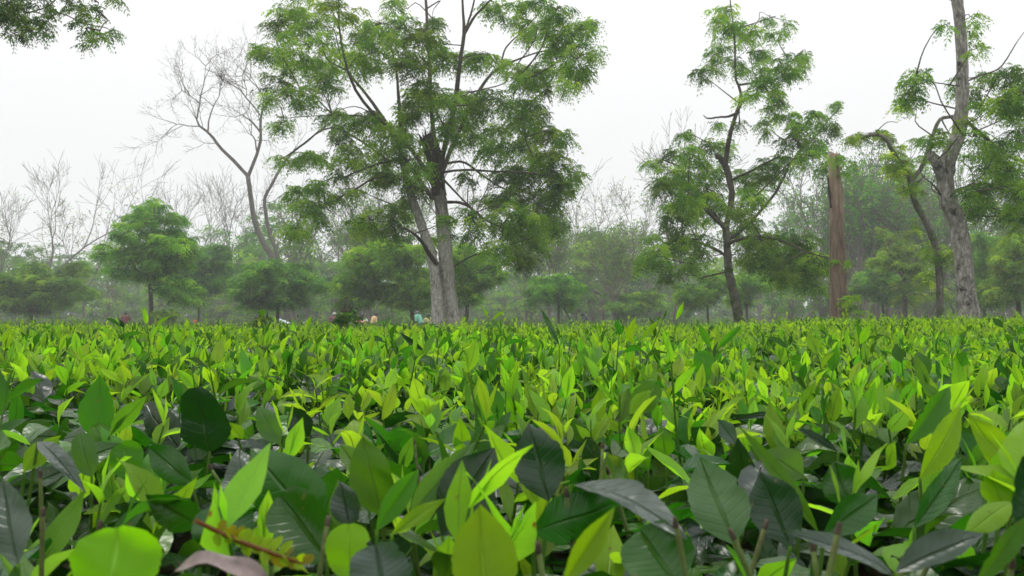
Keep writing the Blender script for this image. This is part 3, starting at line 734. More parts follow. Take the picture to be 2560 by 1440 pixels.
def T_corner():
    D = 15.0
    trunks = [[(-420, 830, 60), (-410, 600, 52), (-430, 350, 46), (-400, 150, 40), (-410, -50, 32), (-400, -300, 20)]]
    limbs = [[(-402, 160, 22), (-300, 20, 18), (-180, -60, 14), (-60, -70, 9), (60, -60, 6), (160, -40, 4), (250, -10, 2)],
             [(-405, 200, 16), (-320, 120, 13), (-200, 60, 9), (-100, 30, 6), (0, 20, 4), (60, 25, 2)],
             [(-180, -60, 8), (-120, -150, 7), (0, -200, 5), (100, -220, 3)],
             [(-420, 100, 18), (-520, -20, 14), (-640, -80, 8), (-760, -60, 4)]]
    t, anc = trunk_tree('overhanging_tree', 'tree outside the left edge whose drooping feathery branches hang into the top left corner', D, trunks, limbs, M['bark'], M['bark_limb'])
    fo, tw = Acc(), Acc()
    B = [(8, 20, 34, 30, 1.2), (30, 55, 24, 22, .9), (60, 30, 20, 14, .5), (88, 60, 22, 18, .7), (62, 50, 14, 20, .6), (80, 80, 24, 12, .6), (110, 15, 20, 10, .3), (120, 50, 14, 10, .4), (200, 28, 28, 16, .8), (216, 60, 22, 22, .9), (245, 88, 14, 10, .7), (280, 78, 8, 14, .6), (35, 85, 12, 10, .5), (225, 108, 14, 8, .4), (180, 8, 30, 10, .5), (240, 22, 20, 10, .4),
         (100, 0, 24, 12, .5), (0, -30, 60, 30), (120, -40, 50, 25), (200, -40, 40, 20, .8), (290, -10, 12, 10, .5),
         (-60, 40, 50, 40), (-120, 0, 60, 40), (-200, 60, 60, 40), (-160, -60, 70, 40), (-60, -120, 70, 40), (40, -180, 60, 40), (-280, -80, 80, 50), (-400, -160, 90, 60), (-520, -60, 80, 50), (-640, -60, 70, 50), (-380, -320, 90, 60), (-500, -240, 90, 60), (-260, -240, 90, 60)]
    crown(fo, tw, anc, B, D, 1.0, dens=1.8, frond=.16, dark=.6, tone=(.8, .8, 1.0))
    finish_tree(t, [('foliage', fo, M['tree_leaf'], 'stuff'), ('twigs', tw, M['bark_limb'], 'stuff')])
T_corner()

# ------------------------------------------------------------------ younger layered trees of the middle distance
def fill(ells, n, rx, ry):
    """small clumps spread through large ellipses"""
    out_ = []
    A = np.array([e[2] * e[3] for e in ells], float); A /= A.sum()
    for i in R.choice(len(ells), n, p=A):
        x, y, a, b = ells[i][:4]; th = R.uniform(0, 6.28); rr = R.uniform(0, 1) ** .5
        out_.append((x + a * rr * math.cos(th), y + b * rr * math.sin(th), rx * R.uniform(.7, 1.3), ry * R.uniform(.7, 1.3)))
    return out_

def young_tree(label, D, trunk, limbs, ells, n, rx, ry, dz, tone=(1, 1, 1), dens=1.0, frond=.4, pairs=4, dark=.2, name='young_shade_tree', group='young layered shade trees in the middle distance', pwid=.2):
    t, anc = trunk_tree(name, label, D, [trunk], limbs, M['bark_limb'], M['bark_limb'], group, rough=.03)
    fo, tw = Acc(), Acc()
    crown(fo, tw, anc, fill(ells, int(n * .85), rx * .95, ry * .95), D, dz, dens=dens * 1.2, frond=frond * .72, pairs=pairs, tone=tone, dark=dark, pwid=pwid, twig_r=.02)
    finish_tree(t, [('foliage', fo, M['tree_leaf'], 'stuff'), ('twigs', tw, M['bark_limb'], 'stuff')])
    return t

young_tree('rounded bright green tree with tiered crown and thin trunk, tallest at the left', 42,
           [(378, 808, 12), (377, 740, 11), (375, 690, 10), (380, 620, 8), (385, 560, 6), (385, 520, 4)],
           [[(376, 700, 6), (340, 670, 5, .3), (290, 630, 3, .5)], [(378, 690, 6), (420, 660, 5, -.3), (460, 640, 3, -.5)], [(377, 730, 5), (420, 710, 4, .3), (470, 690, 3, .5)]],
           [(378, 515, 42, 16), (395, 545, 75, 16), (340, 560, 40, 14), (380, 585, 100, 20), (290, 612, 48, 11), (370, 625, 100, 22), (440, 620, 52, 40), (330, 672, 60, 22), (420, 680, 70, 32), (300, 640, 50, 18), (440, 730, 46, 24)], 130, 26, 9, 1.9, tone=(1.2, 1.15, .9))
young_tree('broad low green tree hugging the left edge, crown wider than tall', 52,
           [(78, 795, 7), (80, 750, 7), (85, 720, 6), (90, 690, 4)],
           [[(80, 740, 5), (40, 700, 4), (10, 690, 3)], [(82, 740, 5), (130, 700, 4), (180, 680, 3)]],
           [(120, 680, 90, 20), (60, 700, 80, 22), (150, 720, 70, 30), (40, 740, 60, 26), (185, 670, 36, 14), (90, 750, 90, 24), (0, 720, 40, 40)], 110, 28, 9, 2.2, tone=(1.1, 1.0, .85), frond=.45)
young_tree('dark green bushy tree just behind the tiered tree, at its right', 58,
           [(497, 790, 6), (500, 740, 6), (505, 690, 5), (515, 650, 3)], [[(500, 720, 4), (540, 690, 3)]],
           [(520, 630, 44, 20), (540, 660, 40, 26), (500, 670, 44, 40), (475, 730, 40, 30), (530, 700, 40, 22)], 70, 24, 9, 2.0, tone=(.85, .95, .9), frond=.45, dark=.4)
young_tree('soft green spreading tree in front of the forked bare tree base', 46,
           [(693, 812, 8), (695, 760, 8), (692, 720, 6), (690, 680, 4)],
           [[(694, 740, 5), (650, 700, 4), (620, 680, 3)], [(694, 730, 5), (740, 700, 4), (780, 690, 3)]],
           [(690, 680, 80, 26), (640, 700, 50, 26), (740, 710, 56, 30), (690, 730, 90, 30), (660, 650, 40, 16), (610, 720, 20, 20), (650, 760, 40, 12)], 105, 26, 9, 2.0, tone=(.95, 1.0, 1.0), frond=.42)
young_tree('bright yellow green leafy tree spreading left behind the twin trunks', 44,
           [(1032, 815, 10), (1030, 770, 10), (1028, 730, 8), (1000, 690, 6), (975, 660, 4)],
           [[(1028, 735, 6), (1040, 690, 5), (1050, 650, 3)], [(1015, 710, 6), (960, 670, 5), (900, 660, 3)]],
           [(970, 630, 80, 26), (1010, 610, 40, 18), (920, 660, 56, 24), (1030, 670, 40, 30), (900, 710, 56, 30), (960, 700, 60, 30), (1045, 720, 30, 40), (870, 740, 36, 20), (1010, 745, 50, 22)], 140, 26, 10, 2.0, tone=(1.25, 1.15, .8))
young_tree('bright yellow green leafy crown showing right of the twin trunks', 43,
           [(1165, 815, 9), (1168, 770, 9), (1170, 730, 7), (1175, 680, 5)],
           [[(1168, 740, 5), (1200, 700, 4), (1230, 690, 3)]],
           [(1180, 650, 56, 22), (1200, 680, 48, 26), (1170, 700, 40, 36), (1220, 690, 28, 14), (1165, 740, 26, 24), (1150, 620, 30, 20)], 80, 25, 10, 1.8, tone=(1.15, 1.1, .8))
young_tree('small dark green leaning tree alone in the open gap right of centre', 50,
           [(1397, 800, 6), (1396, 760, 6), (1393, 730, 5), (1390, 700, 3)],
           [[(1425, 800, 4), (1410, 770, 4), (1396, 740, 4)], [(1395, 745, 4), (1360, 725, 3), (1330, 735, 2)]],
           [(1390, 700, 40, 12), (1390, 725, 66, 14), (1350, 745, 30, 8), (1400, 755, 46, 14), (1420, 740, 30, 12)], 48, 22, 8, 1.5, tone=(1.0, 1.1, .8), frond=.4)
young_tree('pale yellow green shrubby tree low between the small dark tree and slanting tree', 62,
           [(1585, 795, 5), (1585, 770, 5), (1583, 745, 3)], [], [(1585, 755, 50, 20), (1560, 770, 30, 14), (1610, 740, 36, 12)], 40, 22, 8, 1.6, tone=(1.4, 1.25, .9), frond=.45)
young_tree('light green bush like tree left of the slanting trunk', 48,
           [(1770, 795, 6), (1768, 760, 6), (1765, 730, 4)], [], [(1760, 715, 46, 26), (1790, 700, 30, 20), (1740, 740, 30, 18)], 52, 24, 10, 1.5, tone=(1.3, 1.15, .85), frond=.42)
young_tree('light green leafy tree right behind the slanting trunk', 50,
           [(1868, 795, 6), (1866, 760, 6), (1862, 730, 4)], [], [(1865, 715, 36, 22), (1885, 700, 24, 16), (1850, 740, 24, 14)], 40, 24, 10, 1.4, tone=(1.25, 1.15, .85), frond=.42)
young_tree('pale green small tree between stripped trunk and mossy forked tree', 52,
           [(2208, 790, 7), (2206, 750, 7), (2204, 725, 5)], [], [(2195, 710, 50, 26), (2230, 725, 28, 16), (2180, 690, 30, 14)], 48, 24, 10, 1.6, tone=(1.15, 1.1, .95), frond=.45)
young_tree('airy yellow green tree behind the mossy trunk', 46,
           [(2262, 790, 14), (2262, 740, 12), (2260, 690, 10), (2262, 640, 6)],
           [[(2262, 740, 9), (2285, 680, 8), (2290, 620, 5)], [(2260, 700, 8), (2230, 640, 6), (2215, 580, 3)]],
           [(2230, 600, 40, 30), (2250, 650, 44, 30), (2300, 660, 40, 40), (2220, 640, 40, 30), (2330, 720, 30, 30), (2260, 730, 36, 26)], 60, 22, 10, 1.6, tone=(1.15, 1.05, .9), frond=.36, dens=.7)
young_tree('dense bright green tree at the right edge behind the blotched trunk', 40,
           [(2548, 795, 12), (2546, 740, 11), (2545, 690, 9), (2548, 640, 6)],
           [[(2546, 720, 6), (2510, 690, 5), (2480, 680, 3)], [(2546, 700, 6), (2590, 660, 5), (2640, 650, 3)]],
           [(2550, 610, 40, 30), (2520, 660, 46, 30), (2560, 700, 60, 36), (2500, 720, 40, 26), (2600, 660, 60, 50), (2620, 720, 60, 36)], 130, 25, 10, 2.0, tone=(1.1, 1.05, .9))
young_tree('green tree with upright crown directly right of the blotched trunk', 48,
           [(2462, 795, 8), (2463, 740, 8), (2466, 680, 6), (2470, 620, 4)],
           [[(2463, 720, 5), (2440, 690, 4)], [(2465, 690, 5), (2495, 650, 4)]],
           [(2470, 600, 36, 30), (2455, 650, 34, 40), (2485, 660, 34, 40), (2455, 720, 30, 30), (2480, 730, 30, 24)], 85, 22, 10, 1.6, tone=(.9, 1.0, .95))

# low weeds and saplings beyond the bed
young_tree('low leafy sapling in front of the tiered tree, barely taller than the tea', 40, [(420, 812, 3), (420, 795, 3), (418, 780, 2)], [], [(420, 785, 30, 10), (405, 795, 20, 8)], 16, 16, 6, .6, tone=(1.2, 1.15, .9), frond=.22, name='sapling', group='low saplings standing above the tea')
young_tree('spindly dark leaved sapling rising out of the tea left of the twin trunks', 11, [(858, 830, 3), (860, 805, 2.5), (866, 785, 2)], [[(860, 800, 2), (840, 790, 1.5)], [(860, 808, 2), (885, 800, 1.5), (895, 790, 1.2)]],
           [(868, 790, 18, 14), (848, 800, 12, 10), (896, 798, 12, 10)], 14, 9, 6, .15, tone=(.5, .6, .6), frond=.09, pairs=3, name='sapling', group='low saplings standing above the tea', pwid=.45)
young_tree('twiggy dark sapling left of the soft spreading tree trunk', 13, [(650, 828, 3), (652, 810, 2.5), (656, 795, 2)], [[(652, 812, 2), (640, 800, 1.5)]],
           [(655, 800, 12, 8), (642, 808, 8, 6)], 8, 9, 6, .15, tone=(.55, .6, .6), frond=.09, pairs=3, name='sapling', group='low saplings standing above the tea', pwid=.45)

# ------------------------------------------------------------------ procedural skeleton for the woods behind
def grow(p, d, L, r, lev, maxlev, spread, up, lines, tips, big, split=(2, 3), shrink=.72, wig=.12):
    segs = 3; pts = [p]; q = p.copy(); dd = d.copy()
    for i in range(segs):
        dd = dd + R.standard_normal(3) * wig; dd[2] += up; dd /= np.linalg.norm(dd)
        q = q + dd * L / segs; pts.append(q.copy())
    r1 = r * .62
    (big if lev <= 1 else lines).append((np.array(pts), np.linspace(r, r1, segs + 1)))
    if lev == maxlev:
        tips.append((q.copy(), dd.copy())); return
    n = R.integers(split[0], split[1] + 1)
    a0 = R.uniform(0, 6.28)
    ax = norm(np.cross(dd, np.array([.3, .2, 1.]) if abs(dd[2]) < .9 else np.array([1., 0, 0]))); bx = np.cross(dd, ax)
    for k in range(n):
        a = a0 + k * 6.283 / n + R.normal(0, .4); s = spread * R.uniform(.6, 1.25)
        nd = dd * math.cos(s) + (ax * math.cos(a) + bx * math.sin(a)) * math.sin(s)
        grow(q, nd, L * shrink * R.uniform(.75, 1.2), r1 * (.8 if n > 2 else .88), lev + 1, maxlev, spread, up, lines, tips, big, split, shrink, wig)
    if lev >= 1:                 # side shoots along the way
        for k in range(R.integers(1, 3)):
            b = pts[R.integers(1, segs)]; a = R.uniform(0, 6.28); s = spread * 1.6
            nd = dd * math.cos(s) + (ax * math.cos(a) + bx * math.sin(a)) * math.sin(s)
            grow(b, nd, L * shrink * .7, r1 * .5, min(lev + 2, maxlev), maxlev, spread, up, lines, tips, big, split, shrink, wig)

def wild_tree(name, height, maxlev=5, spread=.42, up=.06, first=.35, leaf=0., leaf_size=.6, tone=(1, 1, 1), fork_at=.0, split=(2, 3), shrink=.74, r0=.2, mat='bark_bare', minr=.012, lean=(0, 0), trunks=1):
    """a tree at the origin; returns an (unlabelled) thing with trunk, branches and, when leafy, foliage"""
    lines, tips, big = [], [], []
    for k in range(trunks):
        d = norm(np.array([lean[0] + (R.normal(0, .12) if trunks > 1 else 0), lean[1], 1.]))
        p0 = np.array([0., 0, -.1]) + (R.normal(0, .25, 3) * (1, 1, 0) if trunks > 1 else 0)
        grow(p0, d, height * first, r0 * (1 if k == 0 else .8), 0, maxlev, spread, up, lines, tips, big, split, shrink)
    allz = max(l[0][:, 2].max() for l in lines + big)
    s = height / allz
    t = bpy.data.objects.new(name, None); COL.objects.link(t)
    def group(lst, sides, acc):
        if not lst: return
        P_ = np.stack([a for a, b in lst]) * s; r_ = np.stack([b for a, b in lst]); r_ = np.maximum(r_, minr)
        tubes(acc, P_, r_, sides, cap=False)
    a = Acc(); group(big[:trunks] if trunks > 1 else big[:1], 10, a); link('trunk', a.mesh('trunk', M[mat]), t)
    a = Acc(); group([b for b in big[1:]], 7, a); group(lines, 4, a)
    if a.v:
        o = link('branches', a.mesh('branches', M[mat]), t); o['kind'] = 'stuff'
    if leaf > 0:
        tp = np.array([q for q, _ in tips]) * s; n = max(1, int(leaf))
        base = np.repeat(tp, n, 0); base = base + R.standard_normal(base.shape) * np.array([1, 1, .6]) * leaf_size * .8
        c = GREENS[R.choice(5, len(tp), p=[.3, .27, .18, .15, .10])] * R.uniform(.75, 1.25, (len(tp), 1)) * np.array(tone)
        f = Acc(); fronds(f, base, dirs(len(base), -.4, .6), R.uniform(.6, 1.2, len(base)) * leaf_size, 3, R.uniform(.3, .7, len(base)), plen=.5, pwid=.3, color=np.repeat(c, n, 0))
        o = link('foliage', f.mesh('foliage', M['far_leaf']), t); o['kind'] = 'stuff'
    return t

def leafy_tree(name, height, width, nclump, tone=(1, 1, 1), leaf_size=.5, r0=.2, clump=.16, low=.35, nf=44, mat='bark_far', flat=.45):
    """dense crowned woodland tree at the origin: limbs carrying many separate leaf clumps"""
    t = bpy.data.objects.new(name, None); COL.objects.link(t)
    a = Acc(); pts = [(0, 0, -.1)]
    for k in range(1, 6): pts.append((R.normal(0, .03 * height * k / 5), R.normal(0, .03 * height * k / 5), height * .8 * k / 5))
    q, r = limb(a, pts, np.linspace(r0, r0 * .3, 6), 14, 9, .05); link('trunk', a.mesh('trunk', M[mat]), t)
    br = Acc(); f = Acc()
    for i in range(nclump):
        hz = R.uniform(low, 1.0); prof = math.sin(math.pi * min(1, (1.06 - hz) / (1.06 - low) * .80 + .14)) ** .6
        an = R.uniform(0, 6.28); rad = width * .5 * prof * R.uniform(.15, 1) ** .5
        c = np.array([rad * math.cos(an), rad * math.sin(an), height * (hz - .03)]) + q[-1] * np.array([.6, .6, 0]) * hz
        j = max(2, min(13, int((hz - .22) * 16))); p0 = q[j]
        mid = (p0 + c) / 2 + np.array([0, 0, -.04 * height]) * R.uniform(0, 1)
        l_, rr = smooth_line([p0, mid, c], [r0 * .35, r0 * .2, .02], 5); tubes(br, l_[None], rr[None], 5)
        n = int(nf * R.uniform(.6, 1.3)); cs = clump * width * R.uniform(.6, 1.3)
        b = c + norm(R.standard_normal((n, 3))) * R.uniform(.2, 1, (n, 1)) ** .5 * cs * np.array([1, 1, flat])
        col = GREENS[R.choice(5)] * R.uniform(.75, 1.25) * np.array(tone)
        fronds(f, b, norm(dirs(n, -.3, .5) + (b - c) * .4), R.uniform(.6, 1.25, n) * leaf_size, 3, R.uniform(.3, .8, n), plen=.5, pwid=.28, color=col * R.uniform(.85, 1.15, (n, 1)))
    o = link('branches', br.mesh('branches', M[mat]), t); o['kind'] = 'stuff'
    o = link('foliage', f.mesh('foliage', M['far_leaf']), t); o['kind'] = 'stuff'
    return t

# the large bare forked tree, traced
def T_bare():
    D = 58.0
    trunks = [[(722, 795, 26), (706, 720, 24), (683, 650, 21), (655, 600, 20), (636, 550, 19), (628, 500, 18), (620, 442, 17)],
              [(742, 795, 14, -1), (722, 730, 15, -1), (706, 680, 15, -1), (688, 620, 15, -1), (672, 575, 15, -1), (664, 530, 14, -1), (662, 495, 12, -1), (680, 460, 11, -1), (705, 415, 10, -1), (735, 378, 9, -1), (770, 352, 7, -1), (800, 325, 6, -1), (828, 308, 4, -1)]]
    limbs = [[(620, 442, 14), (595, 415, 13), (552, 372, 12), (525, 335, 10), (500, 315, 8), (492, 300, 6)],
             [(492, 300, 6), (498, 265, 5), (502, 235, 4), (510, 205, 3), (514, 165, 1.5)],
             [(520, 328, 7), (523, 297, 5), (535, 262, 4), (548, 240, 2.5), (552, 215, 1.5)],
             [(500, 316, 4), (470, 314, 4), (446, 310, 3), (430, 318, 1.5)],
             [(620, 442, 14), (633, 405, 13), (645, 370, 12), (651, 340, 11), (650, 300, 10), (655, 275, 8), (664, 262, 7), (680, 245, 5), (700, 235, 3)],
             [(650, 288, 5), (632, 265, 5), (615, 245, 5), (600, 225, 4), (575, 210, 3), (560, 205, 1.5)],
             [(650, 330, 7), (635, 310, 6), (618, 296, 5), (607, 287, 3)],
             [(642, 380, 6), (638, 350, 5), (628, 335, 3)],
             [(664, 262, 5), (655, 235, 4), (640, 215, 3), (625, 200, 2)], [(498, 258, 4), (475, 240, 3), (455, 225, 2)], [(615, 245, 3), (616, 222, 3), (605, 190, 2)]]
    trunks = [[(q[0], q[1], q[2] * (.8 if q[1] > 620 else .66), *q[3:]) for q in tr] for tr in trunks]
    limbs = [[(q[0], q[1], q[2] * .66, *q[3:]) for q in li] for li in limbs]
    t, anc = trunk_tree('bare_forked_tree', 'tall leafless grey tree forking widely against the sky at left', D, trunks, limbs, M['bark_bare'], M['bark_bare'], rough=.03)
    lines, tips, big = [], [], []
    seeds = [anc[R.integers(0, len(anc))] for _ in range(10)]
    ends = []
    for li in limbs + trunks[1:]:
        p, _ = px_line(li, D)
        for f in (.5, .75, 1.0):
            q, _r = smooth_line(p, np.ones(len(p)), 20)
            i = int(f * 19); ends.append((q[i], norm(q[i] - q[i - 2]), f))
    for p, d, f in ends:
        for k in range(1 if f < 1 else 2):
            nd = norm(d + R.standard_normal(3) * .65)
            grow(p, nd, R.uniform(.7, 1.25), .035, 2, 5, .5, .04, lines, tips, big, (2, 3), .75, .16)
    a = Acc()
    tubes(a, np.stack([x for x, _ in lines]), np.maximum(np.stack([r for _, r in lines]) * .8, .006), 3, cap=False)
    child('twigs', a, M['bark_bare'], t, 'stuff')
T_bare()

# prototypes of the far woods, each a kind with its own look; copies share their meshes
PROTO = {}
def proto(key, fn, n=1, *a, **k):
    PROTO[key] = [fn(*a, **k) for _ in range(n)]
proto('bare', wild_tree, 3, 'bare_tree', 14, 5, .40, .05, .40, r0=.17, minr=.010)
proto('budding', wild_tree, 3, 'budding_tree', 13, 5, .40, .05, .36, leaf=1.6, leaf_size=.26, r0=.15, tone=(1.3, 1.2, 1.1))
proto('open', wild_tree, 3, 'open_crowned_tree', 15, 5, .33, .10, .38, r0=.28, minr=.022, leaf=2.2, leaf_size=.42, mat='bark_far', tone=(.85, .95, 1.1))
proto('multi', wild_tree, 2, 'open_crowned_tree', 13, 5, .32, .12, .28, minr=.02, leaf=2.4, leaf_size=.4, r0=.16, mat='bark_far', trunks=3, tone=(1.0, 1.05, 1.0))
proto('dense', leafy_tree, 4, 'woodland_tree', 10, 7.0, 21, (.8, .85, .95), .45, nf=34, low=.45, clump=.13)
proto('light', leafy_tree, 3, 'woodland_tree', 8, 6.5, 26, (1.15, 1.15, .95), .42, nf=34)
proto('low', leafy_tree, 2, 'woodland_tree', 5, 5.5, 26, (1.1, 1.1, .95), .45, .12, .18, .15)

LOOK = {'bare': 'leafless grey tree with fine twigs', 'budding': 'thinly leafed tree with pale green buds', 'open': 'tall open crowned tree with hazy leaf tufts',
        'multi': 'several stemmed tree with airy crown', 'dense': 'dense dull green woodland tree', 'light': 'light green leafy woodland tree', 'low': 'low bushy green tree'}
MARKS = [(0, 'the left picture edge'), (80, 'the low tree at the left edge'), (378, 'the tiered tree'), (693, 'the soft spreading tree'), (1110, 'the twin trunks'), (1397, 'the small leaning tree'), (1842, 'the slanting trunk'),
         (2098, 'the stripped trunk'), (2352, 'the mossy trunk'), (2425, 'the blotched trunk'), (2560, 'the right picture edge')]
FAR = []       # (kind, x px, depth, height in px above the far canopy)
def F(kind, *rows):
    for x, D, h in rows: FAR.append((kind, x, D, h))
F('bare', (100, 75, 440), (-10, 80, 330), (405, 95, 400), (497, 88, 400), (560, 92, 400), (620, 98, 330), (1148, 60, 560), (1478, 78, 400), (1200, 95, 360), (960, 80, 420), (1690, 62, 530), (-160, 85, 400), (300, 120, 250), (900, 90, 380))
F('budding', (205, 78, 345), (1560, 70, 350), (1720, 75, 430), (860, 74, 370), (790, 82, 400), (1020, 88, 380), (2290, 72, 330), (-80, 78, 330), (1630, 90, 330), (1430, 95, 300), (2640, 75, 400))
F('open', (2170, 72, 460), (2140, 84, 400), (2020, 74, 380), (2220, 80, 440), (1960, 82, 350), (2300, 85, 420), (2470, 74, 400), (2540, 82, 420), (740, 68, 300), (840, 76, 340), (2110, 92, 360), (1900, 90, 300), (2260, 96, 400), (2620, 90, 400), (2700, 76, 420), (2380, 88, 380))
F('multi', (2125, 60, 420), (2185, 62, 400), (2240, 66, 380), (2335, 68, 330), (2070, 66, 300), (2265, 62, 330), (1360, 66, 300), (1545, 62, 250), (2200, 68, 360), (2150, 64, 330), (1490, 74, 250), (1310, 78, 240), (2520, 66, 330), (930, 66, 310), (600, 80, 230))
F('dense', (40, 95, 200), (110, 85, 195), (-40, 80, 210), (180, 100, 170), (280, 90, 175), (590, 85, 235), (650, 95, 190), (720, 90, 300), (700, 78, 250), (800, 90, 230), (860, 100, 210), (1255, 100, 100), (1290, 110, 120),
  (1440, 90, 210), (1500, 100, 230), (1560, 88, 240), (1620, 95, 220), (1680, 100, 180), (1900, 100, 150), (2000, 100, 160), (2120, 105, 140), (2340, 100, 140), (2420, 90, 200), (2500, 95, 230), (2580, 88, 260), (1210, 105, 160), (1120, 100, 220), (1040, 95, 200), (540, 100, 170), (430, 105, 150), (-150, 90, 220), (2690, 95, 250))
F('light', (270, 80, 130), (615, 70, 175), (770, 70, 180), (830, 75, 150), (900, 72, 160), (1440, 70, 165), (1510, 66, 190), (1650, 72, 150), (1980, 70, 150), (2050, 66, 160), (2120, 70, 110), (2400, 68, 180), (2500, 64, 160), (2590, 70, 190), (1260, 85, 90), (1330, 75, 120), (2290, 75, 140), (1930, 74, 110), (400, 85, 110), (2240, 85, 160))
F('low', (230, 88, 60), (330, 92, 70), (560, 80, 75), (640, 66, 50), (980, 70, 60), (1230, 90, 60), (1300, 88, 55), (1470, 80, 70), (1610, 76, 60), (1700, 70, 75), (2160, 72, 70), (2320, 78, 80), (2440, 70, 60), (160, 85, 65), (30, 78, 70), (470, 90, 60), (760, 80, 70), (1060, 82, 70))
used_first = set()
counter = {}
labels = {}
FAR.sort(key=lambda r: r[1])
for kind, x, D, h in FAR:
    lo = max([m for m in MARKS if m[0] <= x] or [(-999, '')]); hi = min([m for m in MARKS if m[0] > x] or [(9999, '')])
    labels.setdefault((kind, lo, hi), []).append((kind, x, D, h))
ORD = ['leftmost', 'second from left', 'third from left', 'fourth from left', 'fifth from left', 'sixth from left', 'seventh from left']
for (kind, lo, hi), rows in labels.items():
    for i, (k, x, D, h) in enumerate(rows):
        pr_ = PROTO[kind]; v = R.integers(len(pr_))
        if lo[0] == -999: where = 'beyond the left picture edge'
        elif hi[0] == 9999: where = 'beyond the right picture edge'
        else: where = 'between ' + lo[1] + ' and ' + hi[1]
        short = {'bare': 'bare twiggy tree', 'budding': 'thin budding tree', 'open': 'tall airy tree', 'multi': 'many stemmed tree', 'dense': 'dense hazy tree', 'light': 'light green tree', 'low': 'low bushy tree'}[kind]
        order = '' if len(rows) == 1 else ORD[min(i, 6)] + ' '
        lab = (order + short + ' ' + where)
        lab = lab.replace('the left picture edge and the low tree at the left edge', 'the left edge and the low left tree').replace('the low tree at the left edge', 'the low left tree')
        src = pr_[v]
        if (kind, v) not in used_first: t = src; used_first.add((kind, v))
        else: t = copy_tree(src)
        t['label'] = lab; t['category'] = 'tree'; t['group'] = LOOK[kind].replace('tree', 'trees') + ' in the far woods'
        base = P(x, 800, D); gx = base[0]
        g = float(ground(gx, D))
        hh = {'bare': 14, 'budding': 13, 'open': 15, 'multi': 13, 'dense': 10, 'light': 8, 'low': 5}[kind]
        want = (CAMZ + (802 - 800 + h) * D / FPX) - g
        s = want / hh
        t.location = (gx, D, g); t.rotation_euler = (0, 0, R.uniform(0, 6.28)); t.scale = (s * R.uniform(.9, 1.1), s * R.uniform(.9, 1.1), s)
for k, lst in PROTO.items():       # a kind whose copy was never used is removed
    for v, t in enumerate(lst):
        if (k, v) not in used_first:
            for ch in list(t.children): bpy.data.objects.remove(ch)
            bpy.data.objects.remove(t)

# the far-off wood that closes the view, read as one mass
def far_wood():
    f = Acc(); b = Acc()
    for row, (y, hmin, hmax) in enumerate(((125, 5, 9), (160, 6, 11), (200, 8, 14))):
        x = -.62 * y
        while x < .62 * y:
            h = R.uniform(hmin, hmax); w = h * R.uniform(.5, .9); g = float(ground(x, y)); yy = y + R.uniform(-8, 8)
            tubes(b, np.array([[[x, yy, g - .2], [x + R.normal(0, .3), yy, g + h * .4], [x + R.normal(0, .6), yy, g + h * .85]]]), np.array([[.22, .16, .06]]), 5, color=(1, 1, 1))
            n = 300 if row < 1 else 200
            cl = 12; c = np.stack([R.normal(0, w * .3, cl) + x, R.normal(0, w * .3, cl) + yy, g + h * R.uniform(.22, 1, cl)], -1)
            p = c[R.integers(cl, size=n)] + R.standard_normal((n, 3)) * np.array([w * .16, w * .16, h * .05])
            p[:, 2] = np.maximum(p[:, 2], g + .3)
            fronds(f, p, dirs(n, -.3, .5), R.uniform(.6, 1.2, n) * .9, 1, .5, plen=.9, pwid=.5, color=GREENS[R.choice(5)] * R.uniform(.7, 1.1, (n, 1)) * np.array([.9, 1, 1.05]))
            x += w * R.uniform(.35, .7)
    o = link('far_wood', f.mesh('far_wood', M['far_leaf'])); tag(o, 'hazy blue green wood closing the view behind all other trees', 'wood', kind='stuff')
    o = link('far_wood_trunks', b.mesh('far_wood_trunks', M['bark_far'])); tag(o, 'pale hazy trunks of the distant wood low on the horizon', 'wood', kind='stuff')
    f = Acc(); n = 8000     # undergrowth at the wood's foot
    ys = R.uniform(95, 200, n); xs = R.uniform(-.6, .6, n) * ys; z = ground(xs, ys) + R.uniform(.1, 1.2, n) * (1 + (ys > 150))
    fronds(f, np.stack([xs, ys, z], -1), dirs(n, -.2, .8), R.uniform(.5, 1.1, n), 2, .4, plen=.8, pwid=.45, color=np.array([[.045, .085, .028]]) * R.uniform(.6, 1.3, (n, 1)))
    o = link('undergrowth', f.mesh('undergrowth', M['far_leaf'])); tag(o, 'low hazy undergrowth at the foot of the distant wood', 'undergrowth', kind='stuff')
far_wood()
# ------------------------------------------------------------------ the tea pickers
M['skin'] = plain('brown_skin', (.10, .052, .032), .6, .12, 30, .3)
M['hair'] = plain('black_hair', (.012, .010, .010), .5, .3, 80, .4)
def cloth(name, col, check=False):
    m = plain(name, col, .9, .18, 9, .1)
    if check:
        n, l = m.node_tree.nodes, m.node_tree.links
        pr = [x for x in n if x.type == 'BSDF_PRINCIPLED'][0]
        src = pr.inputs['Base Color'].links[0].from_socket
        w = n.new('ShaderNodeTexChecker'); w.inputs['Scale'].default_value = 16
        tc = n.new('ShaderNodeTexCoord'); l.new(tc.outputs['Object'], w.inputs['Vector'])
        l.new(mixc(n, l, mth(n, l, 'MULTIPLY', w.outputs['Fac'], .35), src, (.35, .22, .2, 1)), pr.inputs['Base Color'])
    return m

